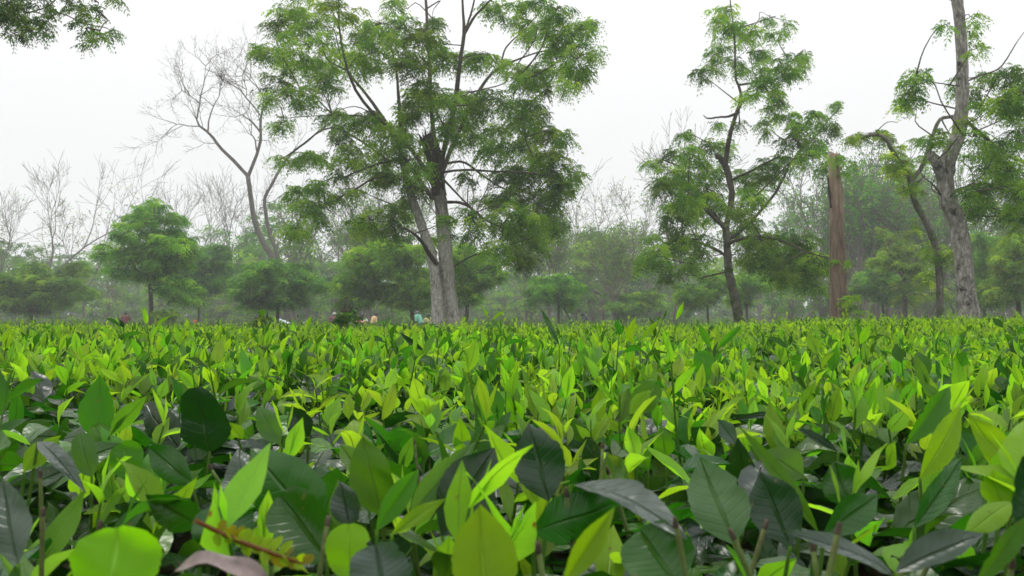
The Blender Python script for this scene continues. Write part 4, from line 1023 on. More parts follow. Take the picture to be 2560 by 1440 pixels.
def body_mesh(bend):
    """one continuous skinned figure, 1.58 m tall, facing +Y; bend leans the trunk forward"""
    V, E, Rr = [], [], []
    def v(x, y, z, r, upper=False):
        if upper:
            dz, dy = z - .88, y
            y, z = dy * math.cos(bend) + dz * math.sin(bend), .88 + dz * math.cos(bend) - dy * math.sin(bend)
        V.append((x, y, z)); Rr.append(r); return len(V) - 1
    def e(a, b): E.append((a, b))
    pel = v(0, 0, .88, .125); sp = v(0, 0, 1.06, .11, True); ch = v(0, 0, 1.24, .135, True); nk = v(0, .005, 1.365, .05, True); nk2 = v(0, .02, 1.42, .052, True)
    hd = v(0, .035, 1.49, .088, True); ht = v(0, .02, 1.545, .062, True)
    for a, b in ((pel, sp), (sp, ch), (ch, nk), (nk, nk2), (nk2, hd), (hd, ht)): e(a, b)
    nose = v(0, .135, 1.475, .012, True); e(hd, nose)
    for s in (-1, 1):
        ear = v(s * .092, .02, 1.475, .014, True); e(hd, ear)
        hip = v(s * .09, 0, .80, .088); kn = v(s * .10, .03, .46, .058); an = v(s * .10, -.01, .08, .036); toe = v(s * .12, .13, .03, .03)
        e(pel, hip); e(hip, kn); e(kn, an); e(an, toe)
        sh = v(s * .165, 0, 1.305, .058, True); el = v(s * .235, .07, 1.07, .042, True)
        # forearms reach forward to the shoots at tea height
        wr = v(s * .16, .28, 1.0 if bend < .3 else 1.12, .028, True); pm = v(s * .15, .35, .99 if bend < .3 else 1.13, .034, True)
        e(ch, sh); e(sh, el); e(el, wr); e(wr, pm)
        for k, (dx, ln) in enumerate(((-.027, .055), (-.009, .068), (.009, .064), (.027, .048))):
            a = v(s * .15 + dx, .39, .985 if bend < .3 else 1.13, .0095, True); b = v(s * .15 + dx, .39 + ln * .6, .975 if bend < .3 else 1.14, .0085, True)
            c = v(s * .15 + dx * 1.1, .39 + ln * .85, .95 if bend < .3 else 1.12, .0075, True); e(pm, a); e(a, b); e(b, c)
        a = v(s * .15 - s * .045, .35, .98 if bend < .3 else 1.12, .0105, True); b = v(s * .15 - s * .058, .385, .965 if bend < .3 else 1.11, .009, True); e(pm, a); e(a, b)
    me = bpy.data.meshes.new('skeleton'); me.from_pydata(V, E, [])
    o = bpy.data.objects.new('skeleton', me); COL.objects.link(o)
    sk = o.modifiers.new('skin', 'SKIN'); ss = o.modifiers.new('sub', 'SUBSURF'); ss.levels = 2; ss.render_levels = 2
    for i, r in enumerate(Rr): me.skin_vertices[0].data[i].radius = (r, r); me.skin_vertices[0].data[i].use_root = (i == 0)
    dg = bpy.context.evaluated_depsgraph_get(); dg.update()
    out_ = bpy.data.meshes.new_from_object(o.evaluated_get(dg)); out_.name = 'body'
    bpy.data.objects.remove(o)
    out_.materials.clear(); out_.materials.append(M['skin'])
    for p in out_.polygons: p.use_smooth = True
    return out_

def bent(p, bend):
    p = np.asarray(p, float).copy(); dz = p[..., 2] - .88; dy = p[..., 1].copy(); k = dz > 0
    p[..., 1] = np.where(k, dy * math.cos(bend) + dz * math.sin(bend), dy)
    p[..., 2] = np.where(k, .88 + dz * math.cos(bend) - dy * math.sin(bend), p[..., 2])
    return p

def rings(acc, rs, bend=0., sides=18, fold=.0):
    """loft of ellipses (z, cx, cy, rx, ry)"""
    a = np.linspace(0, 2 * math.pi, sides, endpoint=False); V = []
    for z, cx, cy_, rx, ry in rs:
        w = 1 + fold * np.sin(a * 6 + z * 5)
        V.append(np.stack([cx + rx * np.cos(a) * w, cy_ + ry * np.sin(a) * w, np.full(sides, z)], -1))
    V = bent(np.array(V), bend); k = len(rs)
    idx = np.arange(k * sides).reshape(k, sides); nx = np.roll(idx, -1, 1)
    acc.add(V.reshape(-1, 3), q=np.stack([idx[:-1], nx[:-1], nx[1:], idx[1:]], -1).reshape(-1, 4))

def shirt_mesh(bend, mat):
    a = Acc()
    rings(a, [(.80, 0, 0, .165, .125), (.90, 0, 0, .16, .12), (1.02, 0, 0, .15, .115), (1.15, 0, 0, .165, .125), (1.26, 0, 0, .185, .13), (1.33, 0, 0, .175, .11), (1.375, 0, .005, .10, .075), (1.40, 0, .01, .062, .058)], bend, fold=.025)
    for s in (-1, 1):
        p = bent(np.array([(s * .12, 0, 1.31), (s * .175, .005, 1.29), (s * .215, .03, 1.20), (s * .24, .06, 1.10), (s * .242, .072, 1.06)]), bend)
        limb(a, p, [.066, .074, .066, .058, .06], 9, 12, .02)
    return a.mesh('shirt', mat)

def wrap_mesh(mat):
    a = Acc(); rings(a, [(.12, 0, .0, .20, .17), (.4, 0, .01, .185, .16), (.65, 0, 0, .18, .15), (.85, 0, 0, .165, .132), (.93, 0, 0, .155, .12)], 0, 20, .05)
    return a.mesh('wrap_skirt', mat)

def cap_mesh(bend, mat, name, big=1.0, back=0.):
    """hair or headcloth: a dome over the crown and back of the head with an uneven rim"""
    a = Acc(); V = []; n = 18
    th = np.linspace(0, 2 * math.pi, n, endpoint=False)
    for k in range(8):
        ph = k / 7 * 1.75
        rim = ph * (1 - .30 * np.clip(np.sin(th), 0, 1)) + (back * .3 * np.clip(-np.sin(th), 0, 1) if k > 4 else 0)
        V.append(np.stack([.100 * big * np.sin(rim) * np.cos(th), .025 + .112 * big * np.sin(rim) * np.sin(th), 1.492 + .108 * big * np.cos(rim) - (0 if k < 7 else .01)], -1))
    V = bent(np.array(V), bend); idx = np.arange(8 * n).reshape(8, n); nx = np.roll(idx, -1, 1)
    a.add(V.reshape(-1, 3), q=np.stack([idx[:-1], nx[:-1], nx[1:], idx[1:]], -1).reshape(-1, 4))
    return a.mesh(name, mat)

BODY = {0: body_mesh(.12), 1: body_mesh(1.15), 2: body_mesh(.42)}
BEND = {0: .12, 1: 1.15, 2: .42}
for k, bm in BODY.items():
    pass
EYE = plain('dark_eye', (.02, .015, .012), .2, .1, 5, .5)
def eye_mesh(bend, s):
    a = Acc(); c = bent(np.array([(s * .032, .118, 1.505)]), bend)[0]
    rings_ = np.array([c + (0, -.004, 0), c + (0, .004, 0), c + (0, .008, 0)]); tubes(a, rings_[None], np.array([[.008, .008, .002]]), 8)
    return a.mesh('eye', EYE)
EYES = {k: (eye_mesh(BEND[k], -1), eye_mesh(BEND[k], 1)) for k in BEND}

PEOPLE = [   # x px, pose, heading (0 = facing away), shirt, wrap, head, label, depth, height scale
    (313, 0, .1, (.17, .035, .045), (.08, .07, .10), ('hair', None), 'bare headed person in maroon shirt seen from behind, leftmost standing picker', 57, 1.0, False),
    (389, 0, .7, (.62, .27, .12), (.30, .12, .08), ('hair', None), 'person in orange peach top standing right of the thin trunk of the tiered tree', 58, .98, False),
    (487, 1, .3, (.25, .10, .05), (.12, .08, .06), ('headscarf', (.72, .13, .03)), 'stooping person whose bright orange head cloth just clears the tea', 56, .93, False),
    (724, 1, 1.35, (.58, .63, .72), (.25, .28, .35), ('headscarf', (.60, .66, .75)), 'bent picker in whitish blue cloth near the soft spreading tree trunk', 54, .96, False),
    (760, 1, -.4, (.55, .52, .50), (.2, .12, .10), ('headscarf', (.66, .64, .62)), 'bent picker with off white head cloth, right of the whitish blue one', 57, .94, False),
    (836, 0, .2, (.20, .05, .08), (.10, .06, .06), ('hat', (.42, .46, .36)), 'person in maroon checked shirt and pale hat seen from behind beside the dark sapling', 54, .97, True),
    (893, 1, -.9, (.52, .54, .52), (.2, .2, .2), ('headscarf', (.58, .60, .58)), 'stooping picker in greyish white cloth behind the dark sapling', 56, .97, False),
    (908, 1, .6, (.55, .22, .24), (.2, .1, .1), ('headscarf', (.66, .62, .62)), 'stooping picker in pink with white head cloth left of the tan dress', 55, 1.0, False),
    (929, 2, -.9, (.60, .42, .22), (.60, .42, .22), ('hair', None), 'person in long pale tan dress leaning left over the tea', 55, 1.0, False),
    (1053, 2, 1.1, (.22, .55, .42), (.12, .14, .16), ('cap', (.62, .60, .58)), 'tallest picker, in mint green shirt and whitish cap left of the twin trunks', 50, 1.06, False),
    (1071, 0, .3, (.50, .47, .22), (.2, .2, .14), ('hair', None), 'person in pale yellow shirt between the mint shirted picker and the twin trunks', 52, .93, False),
    (1469, 2, .9, (.035, .035, .06), (.03, .03, .05), ('hair', None), 'person with black hair and dark navy shirt alone right of the small leaning tree', 48, .97, False),
]
for (x, pose, head, sc_, wc, hd, lab, D, hs, chk) in PEOPLE:
    b = P(x, 800, D); g = float(ground(b[0], D))
    t = empty('person', (b[0], D, g), lab, 'person', 'tea pickers at work in the field')
    link('body', BODY[pose], t)
    sn = 'shirt' if sc_ != wc else 'dress'
    link(sn, shirt_mesh(BEND[pose], cloth(f'{sn}_cloth', sc_, chk)), t)
    link('wrap_skirt', wrap_mesh(cloth('wrap_cloth', wc)), t)
    if hd[0] == 'hair': link('hair', cap_mesh(BEND[pose], M['hair'], 'hair', 1.03, 1), t)
    else:
        link('hair', cap_mesh(BEND[pose], M['hair'], 'hair', 1.01, 1), t)
        link(hd[0], cap_mesh(BEND[pose], cloth(hd[0] + '_cloth', hd[1]), hd[0], 1.12 if hd[0] != 'headscarf' else 1.2, 2 if hd[0] == 'headscarf' else 0), t)
    for s in (0, 1): link('eye', EYES[pose][s], t)
    t.rotation_euler = (0, 0, head); t.scale = (hs, hs, hs)
# ------------------------------------------------------------------ tea
YG = np.array([(.190, .370, .030), (.155, .335, .028), (.235, .41, .045), (.078, .22, .022), (.135, .28, .055), (.032, .115, .014)])
YP = [.23, .21, .12, .15, .12, .17]
OG = np.array([(.014, .058, .008), (.026, .085, .010), (.014, .042, .012), (.042, .120, .012), (.034, .056, .042), (.065, .17, .014)])  # the greyish entry is sky sheen on mature leaves, put into the colour
OP = [.28, .22, .18, .12, .14, .06]
def young_col(n): return YG[R.choice(6, n, p=YP)] * R.uniform(.85, 1.15, (n, 1))
def old_col(n): return OG[R.choice(6, n, p=OP)] * R.uniform(.8, 1.2, (n, 1))

def up_normal(d, az_jit=.5):
    """leaf normal: perpendicular to d, leaning up and towards the stem"""
    n = len(d)
    up = np.array([0, 0, 1.]) - d * .35 + R.standard_normal((n, 3)) * az_jit
    return norm(up - d * np.sum(up * d, 1, keepdims=True))

def shoot_leaves(acc, pos, rows, cols, scale=1.0, stems=True, nl=(3, 4)):
    """tender shoots: a thin stem, two to four upright leaves and a rolled bud, at every pos"""
    n = len(pos); scale = np.broadcast_to(np.asarray(scale, float), (n,))
    lean = norm(np.array([0, 0, 1.]) + R.standard_normal((n, 3)) * .16)
    h = R.uniform(.035, .075, n) * scale * np.where(R.random(n) < .08, R.uniform(1.3, 2.2, n), 1)
    tip = pos + lean * h[:, None]
    if stems:
        mid = (pos + tip) / 2 + R.standard_normal((n, 3)) * .003
        r = np.broadcast_to(np.array([.0016, .0013, .0009]), (n, 3)) * scale[:, None]
        tubes(acc, np.stack([pos, mid, tip], 1), r, 3, color=(.10, .20, .03), cap=False)
    az = R.uniform(0, 6.28, n)
    base_col = young_col(n)
    kmax = nl[1]
    for k in range(kmax):
        sel = np.ones(n, bool) if k < nl[0] else R.random(n) < .5
        if not sel.any(): continue
        m = sel.sum()
        f = 1 - k * .27 if k < 3 else .1
        a = az[sel] + k * 2.35 + R.normal(0, .3, m)
        el = np.clip(R.normal(1.05 - .12 * k, .25, m), .25, 1.5)
        d = np.stack([np.cos(a) * np.cos(el), np.sin(a) * np.cos(el), np.sin(el)], -1)
        L = scale[sel] * R.uniform(.030, .048, m) * (1, 1.12, .95, .8)[min(k, 3)]
        W = L * R.uniform(.36, .52, m)
        b = pos[sel] * (1 - f) + tip[sel] * f
        c = base_col[sel] * (1.08, .95, .72, .6)[min(k, 3)]
        leaf_batch(acc, b, d, up_normal(d, .35), L, W, R.uniform(-.35, 1.1, m), R.uniform(.15, .6, m), .02, rows, cols, PROF_YOUNG, c)
    # bud
    d = norm(lean + R.standard_normal((n, 3)) * .12)
    leaf_batch(acc, tip, d, up_normal(d, .3), scale * R.uniform(.02, .038, n), scale * R.uniform(.004, .007, n), .1, .7, 0, 2 if rows > 2 else 1, 2 if cols > 1 else 1, PROF_YOUNG, base_col * 1.1)

def old_leaves(acc, pos, rows, cols, size=1.0, elo=-.35, ehi=.95, cols_=None):
    n = len(pos)
    d = dirs(n, elo, ehi)
    L = R.uniform(.065, .10, n) * size; W = L * R.uniform(.40, .50, n)
    leaf_batch(acc, pos, d, up_normal(d, .38), L, W, R.uniform(-.2, 1.2, n), R.uniform(.05, .45, n), R.uniform(.0, .07, n), rows, cols, PROF_MATURE,
               old_col(n) if cols_ is None else cols_)

def scatter(x0, x1, y0, y1, per_m2):
    n = R.poisson((x1 - x0) * (y1 - y0) * per_m2)
    return R.uniform(x0, x1, n), R.uniform(y0, y1, n)

def in_view(x, y, margin=.06): return np.abs(x) < .53 * y + margin

def shoot_density(x, y):
    a = np.clip(.82 + 1.3 * noise2(x, y, 1.1, 5), .08, 1.0)
    for px, py, d, rx, ry in ((700, 880, 4.2, .55, .7), (1330, 870, 4.6, .45, .5), (1950, 900, 3.6, .25, .3)):
        c = P(px, py, d)
        a = a * (1 - .93 * np.exp(-(((x - c[0]) / rx) ** 2 + ((y - c[1]) / ry) ** 2) ** 2))
    return a * np.interp(y + .25 * (x > .25), [0, 1.0, 1.35, 1.8, 40], [.10, .16, .45, 1, 1])

# --- shared leaf and shoot meshes for the pieces that are objects
OLD_V = []; NEW_V = []; SHOOT_V = []; STEM_V = []
for i in range(36):
    a = Acc(); L = R.uniform(.07, .10)
    leaf_batch(a, (0, 0, 0), (1, 0, 0), (0, 0, 1), L, L * R.uniform(.40, .52), R.uniform(-.2, 1.3), R.uniform(.05, .45), R.uniform(.01, .08), 6, 4,
               PROF_MATURE if i % 3 else PROF_ROUND, old_col(1), R.uniform(-.3, .3))
    OLD_V.append(a.mesh('mature_leaf', M['tea_old']))
for i in range(24):
    a = Acc(); L = R.uniform(.045, .07)
    leaf_batch(a, (0, 0, 0), (1, 0, 0), (0, 0, 1), L, L * R.uniform(.34, .44), R.uniform(-.3, 1.1), R.uniform(.15, .55), .03, 6, 4, PROF_YOUNG, young_col(1), R.uniform(-.3, .3))
    NEW_V.append(a.mesh('young_leaf', M['tea_new']))
for i in range(48):
    a = Acc(); shoot_leaves(a, np.zeros((1, 3)), 5, 2)
    SHOOT_V.append(a.mesh('shoot', M['tea_new']))
M['stem'] = bark_material('tea_stem', (.10, .15, .04), (.17, .2, .09), (.06, .05, .02), lichen=.3, scale=60, bump=.3)
M['stem_end'] = plain('dried_stem_end', (.055, .042, .028), .9, .5, 200)
for i in range(10):
    a = Acc(); h = R.uniform(.035, .075); t = R.uniform(-.012, .012, 2)
    limb(a, [(0, 0, 0), (t[0] * .4, t[1] * .5, h * .5), (t[0], t[1], h)], [.0019, .0016, .0014], 6, 7, .05)
    b = Acc(); limb(b, [(t[0], t[1], h), (t[0] * 1.05, t[1] * 1.05, h + .003), (t[0] * 1.1, t[1] * 1.1, h + .006)], [.0015, .0016, .0009], 4, 7, .08)
    STEM_V.append((a.mesh('cut_stem', M['stem']), b.mesh('dried_tip', M['stem_end'])))

CELL = 1.3
ROW0 = .18
def cell_of(x, y): return int(round(x / CELL)), int(math.floor((y - ROW0) / CELL))
bushes = {}
NROW = 4
for r in range(NROW):
    half = .53 * (ROW0 + (r + 1) * CELL) + .1
    for c in range(-4, 5):
        if abs(c * CELL) - CELL / 2 < half: bushes[(c, r)] = None
feat = {(0, 0): 'with large round lime leaves and cut stems closest to the camera', (-1, 0): 'with a crumpled grey leaf at the bottom left edge', (1, 0): 'with upright lime leaves at the right edge of the picture',
        (0, 1): 'with dark old leaves and a few tall shoots in the middle', (-1, 1): 'with one upright dark leaf above it', (1, 1): 'with long pale lime shoots at the right',
        (-2, 1): 'cut by the left picture edge', (2, 1): 'cut by the right picture edge'}
rown = ['nearest', 'second', 'third', 'fourth']
for r in range(NROW):
    cs = sorted(c for c, rr in bushes if rr == r)
    for i, c in enumerate(cs):
        pos = 'middle' if c == 0 else (('left' if c < 0 else 'right') + ' of the middle' if abs(c) == 1 and len(cs) > 3 else ('left' if c < 0 else 'right'))
        if abs(c) == max(cs) and abs(c) > 1: pos = 'leftmost' if c < 0 else 'rightmost'
        lab = f"tea bush in the {rown[r]} row from the camera, {pos}"
        ex = feat.get((c, r))
        lab += ', ' + (ex if ex else ('with dense lime green shoots' if (c + r) % 2 else 'with lime shoots over dark old leaves'))
        g = float(ground(c * CELL, ROW0 + (r + .5) * CELL))
        words = lab.split()
        if len(words) > 16:
            lab = ' '.join(words[:16])
        bushes[(c, r)] = empty('tea_bush', (c * CELL, ROW0 + (r + .5) * CELL, g), lab, 'tea bush', 'tea bushes in the foreground bed')

def owner(x, y):
    c, r = cell_of(x, y); r = min(max(r, 0), NROW - 1)
    while (c, r) not in bushes: c += -1 if c > 0 else 1
    return bushes[(c, r)]

def place(name, me, pos, d, nrm, s=1.0, own=None):
    d = norm(np.asarray(d, float)); side = norm(np.cross(nrm, d)); nn = np.cross(d, side)
    own = own or owner(pos[0], pos[1])
    o = bpy.data.objects.new(name, me); COL.objects.link(o); o.parent = own
    m = Matrix(((d[0] * s, side[0] * s, nn[0] * s, pos[0] - own.location[0]), (d[1] * s, side[1] * s, nn[1] * s, pos[1] - own.location[1]),
                (d[2] * s, side[2] * s, nn[2] * s, pos[2] - own.location[2]), (0, 0, 0, 1)))
    o.matrix_local = m
    return o

# --- the nearest, largest leaves, each where it grows: (base px, tip px, width px, depth base, depth tip, kind, fold, bend, normal-up)
LIME, GRN, DEEP, DARK, GREY_SHEEN, PALE = (.17, .36, .010), (.060, .19, .010), (.020, .085, .006), (.011, .036, .011), (.046, .072, .055), (.08, .18, .045)  # the grey tone puts sky reflection on glossy blades into their colour
HERO = [
    (285, 1500, 290, 1318, 222, .42, .43, LIME, .12, .1, .0, 'r'), (245, 1105, 250, 936, 84, .95, .97, GRN, .2, .1, .1, 'm'),
    (525, 1128, 488, 968, 126, 1.0, .98, DARK, .1, .1, -.3, 'r'), (772, 1092, 728, 1014, 66, 1.1, 1.1, DARK, .1, .2, -.2, 'm'),
    (335, 1190, 303, 1108, 88, .85, .86, GRN, .15, .2, .2, 'r'), (480, 1205, 368, 1113, 78, .8, .82, DEEP, .2, .3, .1, 'm'),
    (805, 1335, 628, 1120, 170, .62, .64, DEEP, .1, .2, .05, 'm'), (820, 1400, 700, 1238, 140, .57, .59, DEEP, .1, .3, .1, 'r'),
    (505, 1315, 364, 1236, 90, .62, .6, DEEP, .2, .2, .0, 'm'), (568, 1370, 562, 1258, 150, .60, .61, DEEP, .1, .5, .2, 'r'),
    (955, 1290, 908, 1093, 110, .74, .76, GRN, .5, .35, .1, 'm'), (942, 1325, 1047, 1172, 58, .58, .6, GRN, .5, .2, .1, 'm'),
    (980, 1335, 1112, 1248, 42, .56, .58, LIME, .4, .6, .2, 'y'), (880, 1450, 872, 1310, 112, .5, .51, LIME, .3, .25, .15, 'r'),
    (1105, 1340, 1236, 1118, 150, .6, .63, DARK, .15, .1, .0, 'm'), (1025, 1290, 1190, 1105, 70, .7, .73, PALE, .4, .4, .3, 'm'),
    (1372, 1252, 1322, 1058, 128, .72, .74, DARK, .15, .15, .1, 'm'), (1212, 1520, 1200, 1262, 165, .42, .44, LIME, .3, .1, .1, 'm'),
    (1408, 1460, 1536, 1268, 66, .42, .44, LIME, .4, .25, .15, 'y'), (1425, 1215, 1715, 1345, 120, .62, .50, GREY_SHEEN, .25, .35, 1.6, 'm'),
    (1330, 1330, 1560, 1250, 120, .58, .6, DEEP, .1, .2, -.1, 'm'), (1690, 1460, 1600, 1325, 180, .5, .52, DEEP, .1, .3, .1, 'r'),
    (1835, 1360, 1750, 1143, 150, .62, .65, (.05, .10, .03), .15, .2, .25, 'm'), (1975, 1365, 1900, 1178, 128, .62, .64, DARK, .15, .15, .2, 'm'),
    (2045, 1330, 1852, 1072, 44, .65, .7, GRN, .5, .5, .2, 'y'), (2125, 1265, 2085, 1152, 112, .7, .71, DEEP, .15, .2, .05, 'm'),
    (2060, 1335, 2195, 1235, 82, .6, .62, DEEP, .2, .2, .0, 'm'), (2010, 1190, 1895, 1130, 84, .8, .8, PALE, .2, .3, .5, 'm'),
    (2300, 1195, 2402, 1012, 76, .8, .84, LIME, .4, .25, .1, 'm'), (2265, 1110, 2375, 966, 58, .95, 1.0, GRN, .45, .3, .1, 'm'),
    (2535, 1185, 2420, 1035, 82, .75, .76, LIME, .25, .2, .2, 'm'), (2470, 1265, 2562, 1100, 96, .7, .72, LIME, .3, .2, .1, 'm'),
    (2285, 1320, 2405, 1143, 60, .65, .68, DEEP, .4, .3, .0, 'm'), (2525, 1255, 2405, 1350, 66, .55, .5, LIME, .2, .2, 1.2, 'm'),
    (2502, 1270, 2482, 1176, 96, .66, .67, LIME, .2, .2, .1, 'm'), (2590, 1360, 2558, 1140, 110, .5, .5, DARK, .1, .1, .0, 'm'),
    (2440, 1460, 2575, 1285, 54, .45, .47, GRN, .4, .2, .1, 'm'), (2235, 1440, 1960, 1330, 76, .5, .48, GREY_SHEEN, .25, .5, 1.3, 'm'),
    (2240, 1430, 2462, 1332, 84, .5, .5, GREY_SHEEN, .2, .4, 1.4, 'm'), (1767, 952, 1755, 876, 58, 1.9, 1.92, GRN, .15, .1, .1, 'r'),
    (2402, 1012, 2388, 888, 44, 1.5, 1.52, LIME, .3, .1, .1, 'y'), (1488, 1062, 1506, 958, 38, 1.4, 1.42, LIME, .3, .1, .1, 'y'),
    (1302, 1062, 1266, 984, 42, 1.4, 1.4, LIME, .3, .2, .1, 'y'), (1062, 884, 998, 830, 16, 2.5, 2.5, DARK, .3, -.3, .3, 'm'),
    (1398, 864, 1352, 772, 15, 2.2, 2.25, DEEP, .4, .3, .2, 'm'), (45, 1410, 5, 1195, 100, .5, .53, (.045, .07, .045), .15, .2, .5, 'm'),
    (965, 1490, 938, 1362, 150, .44, .45, GREY_SHEEN, .15, .4, .5, 'r'), (875, 1318, 852, 1203, 72, .66, .67, GREY_SHEEN, .2, .2, .5, 'm'),
    (605, 1272, 600, 1120, 100, .72, .76, (.04, .065, .042), .2, .2, .8, 'm'), (95, 1105, 215, 1235, 46, .8, .7, GREY_SHEEN, .3, .4, 1.1, 'm'),
    (230, 1190, 200, 1085, 62, .85, .86, PALE, .2, .5, .5, 'r'), (1945, 1035, 1825, 1052, 18, 1.2, 1.2, DARK, .5, .4, .6, 'm'),
    (2095, 1130, 1990, 1070, 24, .95, .97, DARK, .5, .3, .7, 'm'), (1840, 1110, 1795, 1050, 48, 1.05, 1.05, GREY_SHEEN, .2, .5, .9, 'm'),
    (1160, 1150, 1150, 1040, 46, 1.0, 1.0, LIME, .3, .3, .2, 'y'), (700, 1110, 645, 1015, 60, 1.05, 1.07, PALE, .25, .3, .5, 'm'),
    (60, 1180, 150, 1090, 60, .8, .82, LIME, .3, .6, .3, 'y'), (900, 1180, 850, 1110, 50, .9, .9, (.12, .2, .05), .3, .3, .3, 'm'),
    (1620, 1170, 1560, 1085, 64, .95, .96, GRN, .25, .3, .3, 'm'), (1665, 1145, 1650, 1065, 54, .95, .95, GRN, .3, .4, .3, 'm'),
    (1590, 1030, 1640, 960, 66, 1.3, 1.32, GRN, .2, .4, .4, 'r'), (1575, 1035, 1625, 975, 40, 1.28, 1.3, LIME, .3, .3, .3, 'm'),
    (1585, 862, 1560, 812, 14, 2.3, 2.3, LIME, .3, .2, .1, 'y'), (1565, 855, 1590, 788, 17, 2.2, 2.2, LIME, .3, .2, .1, 'y'),
    (1600, 850, 1655, 795, 14, 2.4, 2.4, LIME, .3, .3, .2, 'y'), (1775, 870, 1745, 808, 18, 2.1, 2.1, GRN, .3, .3, .2, 'm'),
    (1795, 870, 1855, 812, 17, 2.2, 2.2, GRN, .3, .4, .2, 'm'), (2160, 870, 2140, 800, 17, 2.2, 2.2, GRN, .3, .3, .2, 'm'),
    (2150, 860, 2175, 808, 22, 2.1, 2.1, LIME, .3, .4, .2, 'y'), (1690, 800, 1710, 752, 12, 3.0, 3.0, LIME, .3, .2, .1, 'y'),
    (1230, 800, 1262, 776, 9, 3.0, 3.0, LIME, .3, .3, .2, 'y'), (1220, 795, 1206, 765, 7, 3.0, 3.0, LIME, .3, .2, .2, 'y'),
    (310, 818, 300, 800, 13, 3.0, 3.0, DARK, .2, .1, .2, 'm'), (850, 812, 838, 795, 11, 3.4, 3.4, DARK, .2, .2, .2, 'm'),
    (390, 812, 428, 788, 10, 3.0, 3.0, LIME, .3, .2, .2, 'y'), (770, 815, 778, 790, 13, 2.8, 2.8, LIME, .3, .2, .2, 'y'),
]
PR = {'m': PROF_MATURE, 'y': PROF_YOUNG, 'r': PROF_ROUND}
hero_mask = []
for (bx, by, tx, ty, w, d0, d1, colr, fold, bend, nu, pk) in HERO:
    b, t = P(bx, by, d0), P(tx, ty, d1)
    ln = np.linalg.norm(t - b); dv = (t - b) / ln
    L = ln / max(.75, 1 - bend * bend / 10)
    W = w * (d0 + d1) / 2 / FPX / math.cos(min(fold, .6))
    nrm = np.array([R.normal(0, .12), -1, nu + .05])
    # tilt the start so that the bent blade still ends at the tip
    a = Acc()
    nn = nrm - dv * nrm.dot(dv); nn /= np.linalg.norm(nn)
    dv2 = dv * math.cos(bend / 2) + nn * math.sin(bend / 2)
    young = colr in (LIME, PALE, GRN)
    leaf_batch(a, (0, 0, 0), dv2, nn * math.cos(bend / 2) - dv * math.sin(bend / 2), L, W, bend, fold, .035 if not young else .02, 24, 8, PR[pk], np.array(colr) * R.uniform(.9, 1.1))
    me = a.mesh('leaf', M['tea_new'] if young else M['tea_old'])
    own = owner(b[0], b[1])
    o = link('leaf', me, own); o.location = Vector(b) - own.location
    # its petiole runs down into the bush
    s = Acc(); foot = b + np.array([R.normal(0, .01), R.uniform(.0, .02), -(b[2] - (canopy(b[0], b[1]) - .07)) if b[2] > canopy(b[0], b[1]) - .05 else -.03])
    limb(s, [(0, 0, 0), (foot - b) * .5 + R.normal(0, .002, 3), foot - b], [.0012, .0017, .0021], 5, 5, 0, color=(.10, .19, .04))
    so = link('stem', s.mesh('stem', M['tea_new']), own); so.location = Vector(b) - own.location
    hero_mask.append((b[0], b[1]))
hero_xy = np.array(hero_mask)

# --- mature leaves and young leaves near the camera, each an object
def near_leaves(y0, y1, per, name, variants, elo, ehi, dz0, dz1):
    xs, ys = scatter(-.53 * y1 - .1, .53 * y1 + .1, y0, y1, per)
    k = in_view(xs, ys); xs, ys = xs[k], ys[k]
    for x, y in zip(xs, ys):
        z = float(canopy(x, y)) + R.uniform(dz0, dz1)
        d = dirs(1, elo, ehi)[0]
        if y < .55: d[1] = abs(d[1])
        nn = up_normal(d[None], .4)[0]
        place(name, variants[R.integers(len(variants))], (x, y, z), d, nn, R.uniform(.8, 1.15) if y > .7 else R.uniform(.7, .95))
near_leaves(.42, 1.4, 760, 'leaf', OLD_V, -.25, .9, -.075, .0)
near_leaves(1.4, 2.1, 330, 'leaf', OLD_V, -.2, .8, -.06, .005)
near_leaves(.42, 1.4, 120, 'young_leaf', NEW_V, .3, 1.3, -.05, .015)
# --- shoots as objects
def near_shoots(y0, y1, per):
    xs, ys = scatter(-.53 * y1 - .1, .53 * y1 + .1, y0, y1, per)
    k = in_view(xs, ys) & (R.random(len(xs)) < shoot_density(xs, ys)); xs, ys = xs[k], ys[k]
    for x, y in zip(xs, ys):
        z = float(canopy(x, y)) + R.uniform(-.055, -.01)
        a = R.uniform(0, 6.28); lean = norm(np.array([R.normal(0, .15), R.normal(0, .15), 1]))
        place('shoot', SHOOT_V[R.integers(len(SHOOT_V))], (x, y, z), (math.cos(a), math.sin(a), -lean[0] * math.cos(a) - lean[1] * math.sin(a)), lean, R.uniform(.8, 1.25) * (1.12 if R.random() < .12 else 1))
near_shoots(.5, 3.0, 520)
near_shoots(3.0, 4.4, 400)
# --- cut stems with dried ends
stem_px = [(1395, 1420, .45), (1370, 1440, .45), (1440, 1230, .6), (1575, 1180, .8), (1820, 1370, .55), (1955, 1380, .5), (2070, 1370, .5), (2250, 1320, .6), (2480, 1330, .5), (2230, 1400, .5),
           (105, 1330, .55), (235, 1300, .55), (110, 1230, .7), (672, 1310, .55), (770, 1380, .5), (590, 1120, .9), (470, 1150, .85), (1055, 1130, .9), (1500, 1120, .85), (1455, 1180, .7), (1750, 1350, .5), (2010, 1410, .45)]
for (x, y, d) in stem_px:
    p = P(x, y, d); p[2] -= .055
    ms, me = STEM_V[R.integers(10)]
    a = R.uniform(0, 6.28)
    o = place('cut_stem', ms, p, (math.cos(a), math.sin(a), R.normal(0, .15)), (R.normal(0, .15), R.normal(0, .1), 1), R.uniform(.8, 1.1))
    c = link('dried_tip', me, o)
xs, ys = scatter(-.8, .8, .5, 1.5, 45)
